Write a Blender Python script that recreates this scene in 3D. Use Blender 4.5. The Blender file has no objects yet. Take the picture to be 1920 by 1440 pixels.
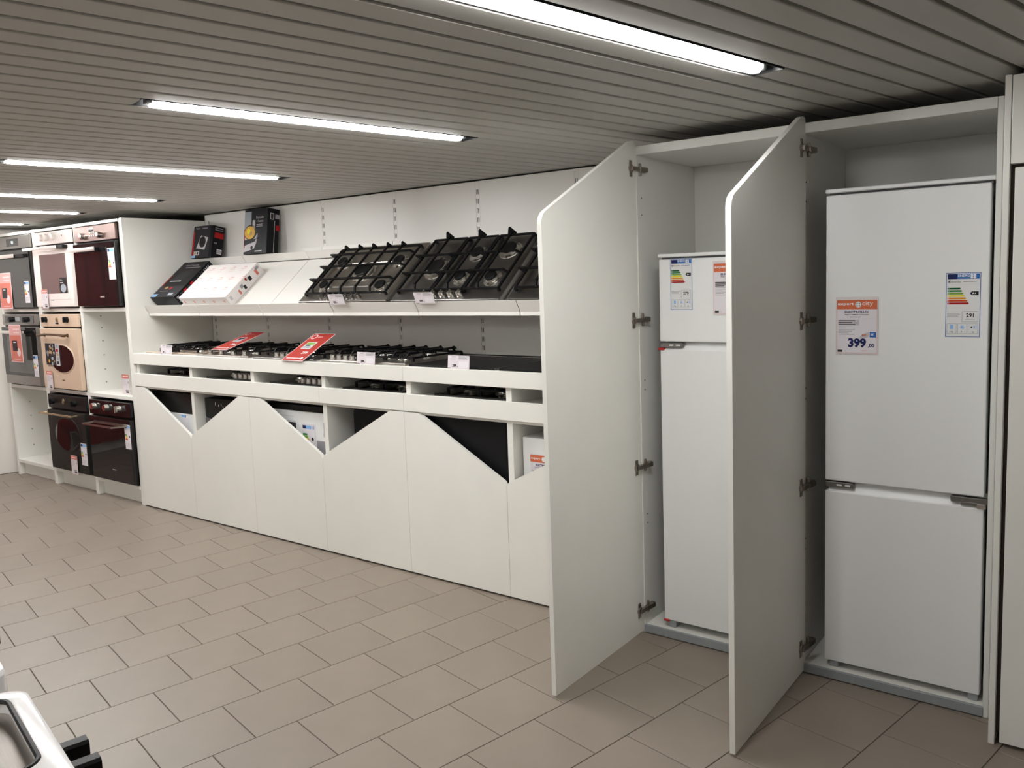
import bpy, bmesh, math, random
from mathutils import Vector, Matrix
random.seed(7)
scene = bpy.context.scene
col = scene.collection

# ------------------------------------------------------------------ camera
CAM = Vector((2.4088, -3.019, 1.5384))
F_PX, PPX, PPY = 1540.3, 1009.4, 687.8
YAW, PITCH, ROLL = -0.6285, -0.1058, -0.0327
_fw = Vector((math.sin(YAW)*math.cos(PITCH), math.cos(YAW)*math.cos(PITCH), math.sin(PITCH)))
_rt = Vector((math.cos(YAW), -math.sin(YAW), 0))
_up = _rt.cross(_fw)
RT = _rt*math.cos(ROLL) + _up*math.sin(ROLL)
UP = _up*math.cos(ROLL) - _rt*math.sin(ROLL)
FW = _fw
cd = bpy.data.cameras.new('camera')
cam = bpy.data.objects.new('camera', cd); col.objects.link(cam)
cam.matrix_world = Matrix(((RT.x, UP.x, -FW.x, CAM.x), (RT.y, UP.y, -FW.y, CAM.y), (RT.z, UP.z, -FW.z, CAM.z), (0, 0, 0, 1)))
cd.sensor_fit = 'HORIZONTAL'; cd.sensor_width = 36.0
cd.lens = F_PX/1920*36.0
cd.shift_x = (960-PPX)/1920; cd.shift_y = (PPY-720)/1920
cd.clip_start = 0.02; cd.clip_end = 60
scene.camera = cam

# ------------------------------------------------------------------ world, exposure
w = bpy.data.worlds.new('world'); scene.world = w; w.use_nodes = True
w.node_tree.nodes['Background'].inputs[0].default_value = (0.9, 0.95, 1.0, 1)
w.node_tree.nodes['Background'].inputs[1].default_value = 0.0
scene.view_settings.view_transform = 'Standard'
scene.view_settings.look = 'None'
scene.view_settings.gamma = 1.0
scene.view_settings.use_curve_mapping = False
scene.view_settings.exposure = 0.0
TUBE = 94.0            # emission strength of the ceiling tubes
TUBE_COL = (1.0, 0.99, 0.975)

# ------------------------------------------------------------------ materials
MATS = {}
def mat(name, colr, rough=0.5, metal=0.0, coat=0.0, noise=0.0, nscale=20.0, bump=0.0, bscale=200.0,
        objrand=0.0, spec=0.5, emit=None, estr=0.0, stretch=None, alpha=1.0, transm=0.0, ior=1.45):
    if name in MATS: return MATS[name]
    m = bpy.data.materials.new(name); m.use_nodes = True
    nt = m.node_tree; b = nt.nodes['Principled BSDF']
    c = (colr[0], colr[1], colr[2], 1)
    b.inputs['Base Color'].default_value = c
    b.inputs['Roughness'].default_value = rough
    b.inputs['Metallic'].default_value = metal
    b.inputs['Coat Weight'].default_value = coat
    b.inputs['Specular IOR Level'].default_value = spec
    b.inputs['IOR'].default_value = ior
    b.inputs['Transmission Weight'].default_value = transm
    b.inputs['Alpha'].default_value = alpha
    if emit:
        b.inputs['Emission Color'].default_value = (*emit, 1)
        b.inputs['Emission Strength'].default_value = estr
    L = nt.links
    if noise or bump:
        tc = nt.nodes.new('ShaderNodeTexCoord'); src = tc.outputs['Object']
        if stretch:
            mp = nt.nodes.new('ShaderNodeMapping'); mp.inputs['Scale'].default_value = stretch
            L.new(src, mp.inputs['Vector']); src = mp.outputs['Vector']
    last = None
    if noise:
        n = nt.nodes.new('ShaderNodeTexNoise'); n.inputs['Scale'].default_value = nscale
        n.inputs['Detail'].default_value = 5
        L.new(src, n.inputs['Vector'])
        r = nt.nodes.new('ShaderNodeMapRange')
        r.inputs['From Min'].default_value = 0.3; r.inputs['From Max'].default_value = 0.7
        r.inputs['To Min'].default_value = 1-noise; r.inputs['To Max'].default_value = 1+noise
        L.new(n.outputs['Fac'], r.inputs['Value'])
        last = r.outputs['Result']
    if objrand:
        oi = nt.nodes.new('ShaderNodeObjectInfo')
        r2 = nt.nodes.new('ShaderNodeMapRange')
        r2.inputs['To Min'].default_value = 1-objrand; r2.inputs['To Max'].default_value = 1+objrand
        L.new(oi.outputs['Random'], r2.inputs['Value'])
        if last:
            mm = nt.nodes.new('ShaderNodeMath'); mm.operation = 'MULTIPLY'
            L.new(last, mm.inputs[0]); L.new(r2.outputs['Result'], mm.inputs[1]); last = mm.outputs[0]
        else: last = r2.outputs['Result']
    if last:
        mx = nt.nodes.new('ShaderNodeVectorMath'); mx.operation = 'SCALE'
        mx.inputs[0].default_value = colr
        L.new(last, mx.inputs['Scale']); L.new(mx.outputs[0], b.inputs['Base Color'])
    if bump:
        nb = nt.nodes.new('ShaderNodeTexNoise'); nb.inputs['Scale'].default_value = bscale; nb.inputs['Detail'].default_value = 3
        L.new(src, nb.inputs['Vector'])
        bp = nt.nodes.new('ShaderNodeBump'); bp.inputs['Strength'].default_value = bump; bp.inputs['Distance'].default_value = 0.002
        L.new(nb.outputs['Fac'], bp.inputs['Height']); L.new(bp.outputs['Normal'], b.inputs['Normal'])
    MATS[name] = m
    return m

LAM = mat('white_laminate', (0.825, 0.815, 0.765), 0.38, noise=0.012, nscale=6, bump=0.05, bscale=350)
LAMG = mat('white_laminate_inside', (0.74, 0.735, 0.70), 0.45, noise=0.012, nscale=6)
SHELFW = mat('white_painted_metal', (0.82, 0.80, 0.76), 0.35)
GREYP = mat('grey_edge_strip', (0.30, 0.32, 0.33), 0.45, noise=0.03, nscale=15)
FRIDGEW = mat('fridge_white_enamel', (0.86, 0.865, 0.86), 0.30)
FRIDGET = mat('fridge_white_plastic', (0.78, 0.80, 0.80), 0.35)
GASKET = mat('grey_gasket', (0.12, 0.125, 0.13), 0.6)
TILE = mat('beige_porcelain_tile', (0.262, 0.220, 0.180), 0.42, noise=0.05, nscale=5, bump=0.06, bscale=120, objrand=0.035)
GROUT = mat('dark_grout', (0.12, 0.095, 0.075), 0.9, noise=0.15, nscale=30)
SLAT = mat('grey_beige_slat_paint', (0.49, 0.485, 0.455), 0.5, noise=0.02, nscale=3)
DARKV = mat('black_ceiling_void', (0.012, 0.012, 0.012), 0.9, noise=0.1)
WALLP = mat('white_wall_paint', (0.78, 0.74, 0.69), 0.7, noise=0.015, nscale=4, bump=0.08, bscale=90)
WALLD = mat('store_wall_paint', (0.80, 0.78, 0.74), 0.8, noise=0.03, nscale=2)
BLKMET = mat('cast_iron_black', (0.006, 0.006, 0.0065), 0.45, spec=0.22, noise=0.15, nscale=60)
BLKPL = mat('black_plastic', (0.008, 0.008, 0.0085), 0.4, spec=0.25)
BLKGL = mat('black_glass', (0.010, 0.010, 0.011), 0.06, coat=0.3)
DKGL = mat('dark_oven_glass', (0.010, 0.0095, 0.010), 0.05)
STEEL = mat('brushed_steel', (0.50, 0.47, 0.43), 0.30, 1.0, noise=0.06, nscale=14, stretch=(1, 60, 60))
STEELD = mat('dark_brushed_steel', (0.27, 0.26, 0.25), 0.32, 1.0, noise=0.06, nscale=14, stretch=(1, 60, 60))
CHROME = mat('polished_chrome', (0.85, 0.83, 0.79), 0.2, 1.0)
HINGE = mat('nickel_hinge', (0.33, 0.29, 0.25), 0.30, 1.0)
BRONZE = mat('aged_bronze', (0.16, 0.105, 0.06), 0.40, 0.9)
BRASS = mat('dull_brass', (0.55, 0.44, 0.28), 0.35, 0.9)
OVWHITE = mat('white_oven_enamel', (0.82, 0.74, 0.70), 0.2)
OVCREAM = mat('cream_oven_enamel', (0.66, 0.50, 0.37), 0.28)
OVBLACK = mat('anthracite_oven_enamel', (0.014, 0.0135, 0.012), 0.4, spec=0.25)
OVGREY = mat('grey_oven_steel', (0.30, 0.285, 0.27), 0.33, 0.9, noise=0.05, nscale=12, stretch=(1, 60, 60))
OVBROWN = mat('bronze_mirror_steel', (0.17, 0.115, 0.10), 0.34, 1.0)
PALEGL = mat('pale_mirror_glass', (0.30, 0.27, 0.26), 0.08, 0.5)
BEIGEGL = mat('beige_glass', (0.62, 0.50, 0.40), 0.1)
HANDW = mat('satin_aluminium', (0.75, 0.70, 0.66), 0.32, 0.7)
CURT = mat('red_curtain_cloth', (0.24, 0.020, 0.014), 0.85, noise=0.12, nscale=30)
PINK = mat('clear_sleeve_plastic', (0.78, 0.72, 0.71), 0.2)
CLEARP = mat('clear_plastic', (0.9, 0.9, 0.9), 0.08, transm=0.9, ior=1.3)
REDPL = mat('red_plastic_clip', (0.45, 0.02, 0.015), 0.4)
CARTW = mat('white_cardboard', (0.82, 0.78, 0.76), 0.6, noise=0.02)
CARTK = mat('black_cardboard', (0.006, 0.006, 0.008), 0.42, noise=0.1, spec=0.2)
CARTG = mat('charcoal_cardboard', (0.010, 0.010, 0.013), 0.42, noise=0.1, spec=0.2)
PAPER = mat('paper_white', (0.80, 0.76, 0.80), 0.55)
PAPERP = mat('paper_lilac_white', (0.74, 0.68, 0.71), 0.5)
def tube_mat():
    m = bpy.data.materials.new('lit_tube_diffuser'); m.use_nodes = True
    nt = m.node_tree; nt.nodes.clear()
    e = nt.nodes.new('ShaderNodeEmission'); o = nt.nodes.new('ShaderNodeOutputMaterial')
    e.inputs[0].default_value = (*TUBE_COL, 1); e.inputs[1].default_value = TUBE
    nt.links.new(e.outputs[0], o.inputs[0]); return m
LIT = tube_mat()

INKS = {'white': (0.85, 0.84, 0.84), 'paper': (0.80, 0.76, 0.80), 'black': (0.012, 0.012, 0.014), 'navy': (0.012, 0.018, 0.10),
        'blue': (0.02, 0.14, 0.48), 'sky': (0.25, 0.50, 0.85), 'orange': (0.70, 0.17, 0.075), 'red': (0.42, 0.042, 0.032),
        'coral': (0.64, 0.19, 0.14), 'pink': (0.74, 0.40, 0.37), 'palepink': (0.85, 0.62, 0.62), 'grey': (0.32, 0.31, 0.33), 'light': (0.58, 0.55, 0.57),
        'dgreen': (0.0, 0.10, 0.03), 'green': (0.03, 0.22, 0.05), 'lgreen': (0.20, 0.42, 0.05), 'yellow': (0.85, 0.72, 0.03), 'amber': (0.80, 0.30, 0.02),
        'redorange': (0.62, 0.08, 0.015), 'dred': (0.42, 0.01, 0.012), 'food': (0.72, 0.42, 0.08), 'steelink': (0.35, 0.38, 0.42), 'dgrey': (0.028, 0.028, 0.032),
        'tan': (0.45, 0.30, 0.16), 'lightblue': (0.30, 0.52, 0.80)}
def ink(n): return mat('print_'+n, INKS[n], 0.5, spec=0.25)

# ------------------------------------------------------------------ builders
ORG = {}
def tag(o, label=None, cat=None, group=None, kind=None):
    if label: o['label'] = label
    if cat: o['category'] = cat
    if group: o['group'] = group
    if kind: o['kind'] = kind
    return o
def thing(name, label, cat, loc=(0, 0, 0), group=None, rot=None, local=False, kind=None):
    o = bpy.data.objects.new(name, None); col.objects.link(o)
    o.empty_display_size = 0.05
    o.location = loc
    if rot: o.rotation_euler = rot
    tag(o, label, cat, group, kind)
    ORG[o.name] = Vector((0, 0, 0)) if local else Vector(loc)
    return o
def org(p):
    while p is not None and p.name not in ORG: p = p.parent
    return ORG[p.name] if p is not None else Vector((0, 0, 0))

class MB:
    def __init__(s): s.v = []; s.f = []; s.m = []
    def add(s, vs, fs, m=0):
        n = len(s.v); s.v += [tuple(q) for q in vs]
        s.f += [tuple(i+n for i in f) for f in fs]; s.m += [m]*len(fs); return s
    def box(s, x0, x1, y0, y1, z0, z1, bev=0.0, seg=1, m=0):
        x0, x1 = min(x0, x1), max(x0, x1); y0, y1 = min(y0, y1), max(y0, y1); z0, z1 = min(z0, z1), max(z0, z1)
        vs = [(x0,y0,z0),(x1,y0,z0),(x1,y1,z0),(x0,y1,z0),(x0,y0,z1),(x1,y0,z1),(x1,y1,z1),(x0,y1,z1)]
        fs = [(0,3,2,1),(4,5,6,7),(0,1,5,4),(1,2,6,5),(2,3,7,6),(3,0,4,7)]
        if bev <= 0: return s.add(vs, fs, m)
        bm = bmesh.new(); bv = [bm.verts.new(q) for q in vs]
        for f in fs: bm.faces.new([bv[i] for i in f])
        bmesh.ops.bevel(bm, geom=list(bm.edges), offset=bev, segments=seg, affect='EDGES', profile=0.5)
        bm.verts.index_update()
        s.add([q.co[:] for q in bm.verts], [[q.index for q in f.verts] for f in bm.faces], m); bm.free(); return s
    def prism(s, poly, axis, a, b, m=0):
        """poly: 2-D points; axis 'x': poly=(y,z); 'y': poly=(x,z); 'z': poly=(x,y)"""
        def P(q, t): return {'x': (t, q[0], q[1]), 'y': (q[0], t, q[1]), 'z': (q[0], q[1], t)}[axis]
        n = len(poly); vs = [P(q, a) for q in poly]+[P(q, b) for q in poly]
        area = sum(poly[i][0]*poly[(i+1) % n][1]-poly[(i+1) % n][0]*poly[i][1] for i in range(n))
        fs = [tuple(range(n)), tuple(range(2*n-1, n-1, -1))]+[(i, i+n, (i+1) % n+n, (i+1) % n) for i in range(n)]
        # orientation fix: for axis x,z positive area + b>a means first cap faces -axis
        flip = (area > 0) == (b > a)
        if axis == 'y': flip = not flip
        if flip: fs = [tuple(reversed(f)) for f in fs]
        return s.add(vs, fs, m)
    def tube(s, pts, r, seg=8, m=0, caps=True):
        pts = [Vector(p) for p in pts]; n = len(pts); rs = r if isinstance(r, (list, tuple)) else [r]*n
        vs = []; prev = None
        for i, p in enumerate(pts):
            d = (pts[min(i+1, n-1)]-pts[max(i-1, 0)]).normalized()
            if prev is None:
                u = d.orthogonal().normalized()
            else:
                u = (prev-d*prev.dot(d))
                u = u.normalized() if u.length > 1e-6 else d.orthogonal().normalized()
            prev = u; v = d.cross(u)
            for k in range(seg):
                a = 2*math.pi*k/seg
                vs.append(p+(u*math.cos(a)+v*math.sin(a))*rs[i])
        fs = []
        for i in range(n-1):
            for k in range(seg):
                k2 = (k+1) % seg
                fs.append((i*seg+k, i*seg+k2, (i+1)*seg+k2, (i+1)*seg+k))
        if caps: fs += [tuple(range(seg-1, -1, -1)), tuple((n-1)*seg+k for k in range(seg))]
        return s.add(vs, fs, m)
    def lathe(s, prof, c, axis=(0, 0, 1), seg=20, m=0, sx=1.0, sy=1.0):
        """prof: (radius, height) along axis from c, closed by caps"""
        ax = Vector(axis).normalized(); u = ax.orthogonal().normalized()
        if abs(ax.y) > 0.9: u = Vector((1, 0, 0))
        if abs(ax.z) > 0.9: u = Vector((1, 0, 0))
        v = ax.cross(u); c = Vector(c); vs = []; fs = []
        for r, h in prof:
            for k in range(seg):
                a = 2*math.pi*k/seg
                vs.append(c+ax*h+u*math.cos(a)*r*sx+v*math.sin(a)*r*sy)
        n = len(prof)
        for i in range(n-1):
            for k in range(seg):
                k2 = (k+1) % seg
                fs.append((i*seg+k, i*seg+k2, (i+1)*seg+k2, (i+1)*seg+k))
        fs += [tuple(range(seg-1, -1, -1)), tuple((n-1)*seg+k for k in range(seg))]
        return s.add(vs, fs, m)
    def bar(s, p, q, wx, wz, m=0, up=(0, 0, 1)):
        """rectangular bar from p to q, width wx, height wz centred"""
        p, q = Vector(p), Vector(q); d = (q-p).normalized(); upv = Vector(up)
        sd = d.cross(upv); sd = sd.normalized() if sd.length > 1e-6 else d.orthogonal().normalized()
        uv = sd.cross(d).normalized()
        vs = []
        for t in (p, q):
            for a, b in ((-1,-1),(1,-1),(1,1),(-1,1)): vs.append(t+sd*a*wx/2+uv*b*wz/2)
        return s.add(vs, [(0,1,2,3),(7,6,5,4),(0,4,5,1),(1,5,6,2),(2,6,7,3),(3,7,4,0)], m)
    def build(s, name, mats, parent=None, smooth=False, loc=None, angle=0.6, rot=None):
        o3 = org(parent) if parent is not None else Vector(loc if loc else (0, 0, 0))
        if rot is not None: o3 = Vector((0, 0, 0))
        me = bpy.data.meshes.new(name)
        me.from_pydata([(a-o3.x, b-o3.y, c-o3.z) for a, b, c in s.v], [], s.f)
        if not isinstance(mats, (list, tuple)): mats = [mats]
        for m in mats: me.materials.append(m)
        if len(mats) > 1: me.polygons.foreach_set('material_index', s.m)
        me.update()
        bm = bmesh.new(); bm.from_mesh(me); bmesh.ops.recalc_face_normals(bm, faces=bm.faces); bm.to_mesh(me); bm.free()
        if smooth:
            me.polygons.foreach_set('use_smooth', [True]*len(me.polygons)); me.set_sharp_from_angle(angle=angle)
        o = bpy.data.objects.new(name, me); col.objects.link(o)
        if parent is not None: o.parent = parent
        elif loc: o.location = loc
        if rot is not None: o.rotation_euler = rot
        return o

def bx(name, m, parent, x0, x1, y0, y1, z0, z1, bev=0.0015):
    return MB().box(x0, x1, y0, y1, z0, z1, bev).build(name, m, parent)

# ---- flat print (lettering, colour fields) on a card
FONTC = {}
def text_mesh(body, bold=0.0):
    k = (body, bold)
    if k in FONTC: return FONTC[k]
    cu = bpy.data.curves.new('lettering', 'FONT'); cu.body = body; cu.size = 1.0; cu.resolution_u = 2
    cu.offset = bold
    o = bpy.data.objects.new('lettering', cu)
    me = o.to_mesh()
    vs = [v.co.copy() for v in me.vertices]; fs = [tuple(p.vertices) for p in me.polygons]
    o.to_mesh_clear(); bpy.data.objects.remove(o); bpy.data.curves.remove(cu)
    if not vs: vs = [Vector((0, 0, 0))]
    x0 = min(v.x for v in vs); x1 = max(v.x for v in vs); y0 = min(v.y for v in vs); y1 = max(v.y for v in vs)
    FONTC[k] = ([(v.x-x0, v.y-y0) for v in vs], fs, x1-x0, y1-y0)
    return FONTC[k]
class Print:
    """flat ink on a plane: O lower-left corner, U right, V up (unit vectors); coordinates in metres"""
    def __init__(s, O, U, V, eps=0.0006):
        s.O = Vector(O); s.U = Vector(U).normalized(); s.V = Vector(V).normalized(); s.N = s.U.cross(s.V); s.eps = eps
        s.mb = MB(); s.cols = []; s.lay = 0
    def _m(s, c):
        if c not in s.cols: s.cols.append(c)
        return s.cols.index(c)
    def P(s, u, v, l): return s.O+s.U*u+s.V*v+s.N*(s.eps+l*0.00025)
    def rect(s, u0, v0, u1, v1, c, l=0): return s.poly([(u0,v0),(u1,v0),(u1,v1),(u0,v1)], c, l)
    def poly(s, pts, c, l=0):
        s.mb.add([s.P(u, v, l) for u, v in pts], [tuple(range(len(pts)))], s._m(c)); return s
    def frame(s, u0, v0, u1, v1, t, c, l=0):
        s.rect(u0, v0, u1, v0+t, c, l); s.rect(u0, v1-t, u1, v1, c, l)
        s.rect(u0, v0+t, u0+t, v1-t, c, l); return s.rect(u1-t, v0+t, u1, v1-t, c, l)
    def disc(s, u, v, r, c, l=0, n=16, sy=1.0):
        return s.poly([(u+r*math.cos(2*math.pi*k/n), v+r*sy*math.sin(2*math.pi*k/n)) for k in range(n)], c, l)
    def text(s, body, u, v, h, c, l=1, wmax=None, align='l', bold=0.0, wscale=1.0):
        vs, fs, tw, th = text_mesh(body, bold)
        k = h/max(th, 1e-6); kx = k*wscale
        if wmax and tw*kx > wmax: kx = wmax/tw
        off = {'l': 0, 'c': -tw*kx/2, 'r': -tw*kx}[align]
        s.mb.add([s.P(u+off+x*kx, v+y*k, l) for x, y in vs], fs, s._m(c)); return s
    def lines(s, u0, u1, v, n, dv, t, c, l=1, jag=0.3):
        for i in range(n):
            s.rect(u0, v-i*dv-t, u1-(u1-u0)*jag*random.random(), v-i*dv, c, l)
        return s
    def build(s, parent, name='print', stuff=False):
        o3 = org(parent)
        me = bpy.data.meshes.new(name)
        me.from_pydata([(a-o3.x, b-o3.y, c-o3.z) for a, b, c in s.mb.v], [], s.mb.f)
        for c in s.cols: me.materials.append(ink(c))
        me.polygons.foreach_set('material_index', s.mb.m); me.update()
        o = bpy.data.objects.new(name, me); col.objects.link(o); o.parent = parent
        if stuff: o['kind'] = 'stuff'
        return o
def card(name, m, parent, O, U, V, wd, h, t=0.0008, loc=None):
    """thin card whose FRONT face lies on the plane (O,U,V)"""
    O = Vector(O); U = Vector(U).normalized(); V = Vector(V).normalized(); N = U.cross(V)
    b = MB(); vs = []
    for d in (-t, 0):
        for a, c in ((0,0),(wd,0),(wd,h),(0,h)): vs.append(O+U*a+V*c+N*d)
    b.add(vs, [(3,2,1,0),(4,5,6,7),(0,1,5,4),(1,2,6,5),(2,3,7,6),(3,0,4,7)])
    return b.build(name, m, parent, loc=loc)

X_, Y_, Z_ = Vector((1,0,0)), Vector((0,1,0)), Vector((0,0,1))

def copy_tree(o, parent=None):
    c = o.copy(); col.objects.link(c); c.parent = parent
    for ch in [x for x in o.children]: copy_tree(ch, c)
    return c

# ================================================================== SETTING
# the building grid is turned against the cabinet run: local x = p, local y = a
ANG = math.radians(78.26); TH = ANG-math.pi/2
E1 = Vector((math.cos(ANG), math.sin(ANG), 0)); EP = Vector((math.sin(ANG), -math.cos(ANG), 0))
def G(p, a, z=0.0): return EP*p+E1*a+Z_*z
P0, P1, A0, A1 = -5.43, 6.6, -7.4, 1.42      # room extents in the grid
HC = 2.115                                    # underside of the ceiling slats
ROT = (0, 0, TH)
def project(P):
    d = P-CAM; z = d.dot(FW)
    if z < 0.05: return None
    return (PPX+F_PX*d.dot(RT)/z, PPY-F_PX*d.dot(UP)/z)

# floor: grout bed with tiles
fl = MB().box(P0-0.1, P1+0.1, A0-0.1, A1+0.1, -0.12, -0.003).build('floor', GROUT, rot=ROT)
tag(fl, 'beige rectangular tile floor in staggered rows', 'floor', kind='structure'); ORG[fl.name] = Vector((0, 0, 0))
TS, GAP = 0.3, 0.0032
tb = MB().box(GAP/2, TS-GAP/2, GAP/2, TS-GAP/2, -0.004, 0.0, 0.0012)
tile_me = None
pg, ag = -0.898, -1.985
single = []; rest = MB()
for r in range(-17, 28):
    off = 0.124+0.15*r
    p = pg+r*TS
    if p < P0 or p+TS > P1: continue
    k0 = math.floor((A0-ag-off)/TS)
    for k in range(k0, k0+40):
        a = ag+off+k*TS
        if a < A0 or a+TS > A1: continue
        c = G(p+TS/2, a+TS/2)
        vis = False
        if c.y < 0.1:
            for dx, dy in ((0,0),(TS,0),(0,TS),(TS,TS),(TS/2,TS/2)):
                q = project(G(p+dx, a+dy))
                if q and -15 < q[0] < 1935 and -15 < q[1] < 1455: vis = True
        if vis: single.append((p, a))
        else: rest.box(p+GAP/2, p+TS-GAP/2, a+GAP/2, a+TS-GAP/2, -0.004, 0.0)
for i, (p, a) in enumerate(single):
    if tile_me is None:
        o = tb.build('tile', TILE, fl); tile_me = o.data
    else:
        o = bpy.data.objects.new('tile', tile_me); col.objects.link(o); o.parent = fl
    o.location = (p, a, 0)
ro = rest.build('tile_field', TILE, fl); ro['kind'] = 'stuff'

# ceiling: dark void with painted slats, one slat left out along each lamp
PITCHS = 0.1045
def cell(k): return -(-1.043+PITCHS*(k+0.5))      # p of the centre of slat k
LAMPS = [(-6, -1.56, -0.29), (7, -1.62, -0.335), (21, -1.76, -0.44), (34, -1.92, -0.62), (44, -2.10, -0.82), (55, -2.24, -0.95)]
LAMPS_ADDED = [(-34, -6.5, -5.22), (-6, -6.3, -5.02), (-6, -3.80, -2.52), (7, -6.5, -5.22), (21, -5.4, -4.12), (34, -5.4, -4.12), (44, -5.4, -4.12)]  # unseen lamps added behind the camera to brighten cabinets and fridges
ce = MB().box(P0-0.1, P1+0.1, A0-0.1, A1+0.1, HC+0.06, HC+0.2).build('ceiling', DARKV, rot=ROT)
tag(ce, 'low ceiling of narrow grey-beige slats with dark joints', 'ceiling', kind='structure'); ORG[ce.name] = Vector((0, 0, 0))
def slat_mesh(a0, a1):
    wv, h = PITCHS-0.016, 0.022; e = 0.004
    prof = [(-wv/2, HC+h), (-wv/2, HC+e), (-wv/2+0.0015, HC+0.0012), (-wv/2+e, HC), (wv/2-e, HC), (wv/2-0.0015, HC+0.0012), (wv/2, HC+e), (wv/2, HC+h),
            (wv/2-0.002, HC+h), (wv/2-0.002, HC+0.005), (-wv/2+0.002, HC+0.005), (-wv/2+0.002, HC+h)]
    b = MB(); n = len(prof)
    vs = [(x, a0, z) for x, z in prof]+[(x, a1, z) for x, z in prof]
    b.add(vs, [(i, (i+1) % n, (i+1) % n+n, i+n) for i in range(n)]); return b
slat_full = None; cuts = {}
for k, a, b_ in LAMPS+LAMPS_ADDED: cuts.setdefault(k, []).append((a, b_))
for k in range(-72, 60):
    p = cell(k)
    if p-PITCHS/2 < P0 or p+PITCHS/2 > P1: continue
    segs = []; s0 = A0
    for a, b_ in sorted(cuts.get(k, [])): segs.append((s0, a)); s0 = b_
    segs.append((s0, A1))
    for a, b_ in segs:
        if (a, b_) == (A0, A1):
            if slat_full is None:
                o = slat_mesh(a, b_).build('slat', SLAT, ce); slat_full = o.data
            else:
                o = bpy.data.objects.new('slat', slat_full); col.objects.link(o); o.parent = ce
        else: o = slat_mesh(a, b_).build('slat', SLAT, ce)
        o.location = (p, 0, 0)

# walls
def wall(name, label, p0, p1, a0, a1, m=WALLD):
    o = MB().box(p0, p1, a0, a1, 0.0, HC+0.055).build(name, m, rot=ROT)
    return tag(o, label, 'wall', kind='structure')
wall('wall_left', 'plain white wall at the end of the oven columns', P0-0.12, P0, A0-0.1, A1+0.1, WALLP)
wall('wall_right', 'plain wall at the far end of the shop', P1, P1+0.12, A0-0.1, A1+0.1)
wall('wall_back', 'plain wall hidden behind the cabinet run', P0, P1, A1, A1+0.12)
wall('wall_front', 'plain wall on the opposite side of the shop', P0, P1, A0-0.12, A0)

# ceiling lamps
def ceiling_light(k, a0, a1, label, group):
    p = cell(k); c = G(p, (a0+a1)/2, HC)
    L = (a1-a0)/2; hw = PITCHS/2
    t = thing('ceiling_light', label, 'ceiling lamp', c, group, rot=ROT, local=True)
    h = MB()
    h.box(-hw+0.002, -hw+0.005, -L, L, 0.0, 0.052); h.box(hw-0.005, hw-0.002, -L, L, 0.0, 0.052)
    h.box(-hw+0.002, hw-0.002, -L, L, 0.048, 0.052); h.box(-hw+0.002, hw-0.002, -L, -L+0.003, 0.0, 0.052); h.box(-hw+0.002, hw-0.002, L-0.003, L, 0.0, 0.052)
    h.build('housing', BLKPL, t)
    e = L-0.055; d = 0.006
    prof = [(-0.034, 0.030), (-0.034, 0.004), (-0.030, -d+0.003), (-0.026, -d), (-0.004, -d), (0.000, -d+0.003), (0.004, 0.004), (0.004, 0.030)]
    MB().prism(prof, 'y', -e, e).build('diffuser', LIT, t)
    for s in (-1, 1):
        MB().prism([(x*0.98, z) for x, z in prof], 'y', s*e, s*(e+0.010)).build('end_cap', CLEARP, t)
        MB().box(-0.030, 0.010, s*(e+0.010), s*(e+0.026), 0.002, 0.03, 0.002).build('tube_socket', GREYP, t)
    return t
names = ['linear ceiling lamp running toward the tall open cabinet doors', 'linear ceiling lamp over the aisle beside the diagonal counter fronts, next one from the doors',
         'linear ceiling lamp third in the row counted from the open doors', 'linear ceiling lamp fourth in the row counted from the open doors',
         'linear ceiling lamp in front of the oven columns, second from the end wall', 'linear ceiling lamp nearest the white end wall']
for (k, a, b_), nm in zip(LAMPS, names): ceiling_light(k, a, b_, nm, 'ceiling lamps over the aisle')
ordw = ['first', 'second', 'third', 'fourth', 'fifth', 'sixth', 'seventh']
for i, (k, a, b_) in enumerate(LAMPS_ADDED): ceiling_light(k, a, b_, 'unseen linear lamp added to brighten the cabinets and fridges, '+ordw[i]+' of the added lamps', 'added fill lamps out of view')

# red curtain on the end wall (seen mirrored in the oven glass)
cb = MB(); n = 110; ca0, ca1 = -4.4, -1.60
ring = []
for i in range(n+1):
    a = ca0+(ca1-ca0)*i/n; p = P0+0.075+0.03*math.sin(i*0.95)+0.012*math.sin(i*0.37+1)
    ring.append((p, a))
vs = [(p, a, 0.10) for p, a in ring]+[(P0+0.065+(p-P0-0.065)*0.5, a, 2.04) for p, a in ring]+[(p-0.004, a, 0.10) for p, a in ring]+[(P0+0.061+(p-P0-0.065)*0.5, a, 2.04) for p, a in ring]
m_ = n+1
fs = [(i, i+1, i+1+m_, i+m_) for i in range(n)]+[(i+2*m_, i+3*m_, i+1+3*m_, i+1+2*m_) for i in range(n)]
fs += [(i, i+2*m_, i+1+2*m_, i+1) for i in range(n)]+[(i+m_, i+1+m_, i+1+3*m_, i+3*m_) for i in range(n)]
cu = thing('curtain', 'red pleated curtain hanging on the white end wall beside the oven columns', 'curtain', G(P0+0.06, (ca0+ca1)/2, 0), rot=ROT, local=True)
cb.add([(x-(P0+0.06), y-(ca0+ca1)/2, z) for x, y, z in vs], fs)
cb.build('cloth', CURT, cu, smooth=True, angle=1.2)
MB().tube([(0.004, -1.45, 2.05), (0.004, 1.45, 2.05)], 0.012).build('rail', STEEL, cu, smooth=True)

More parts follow.
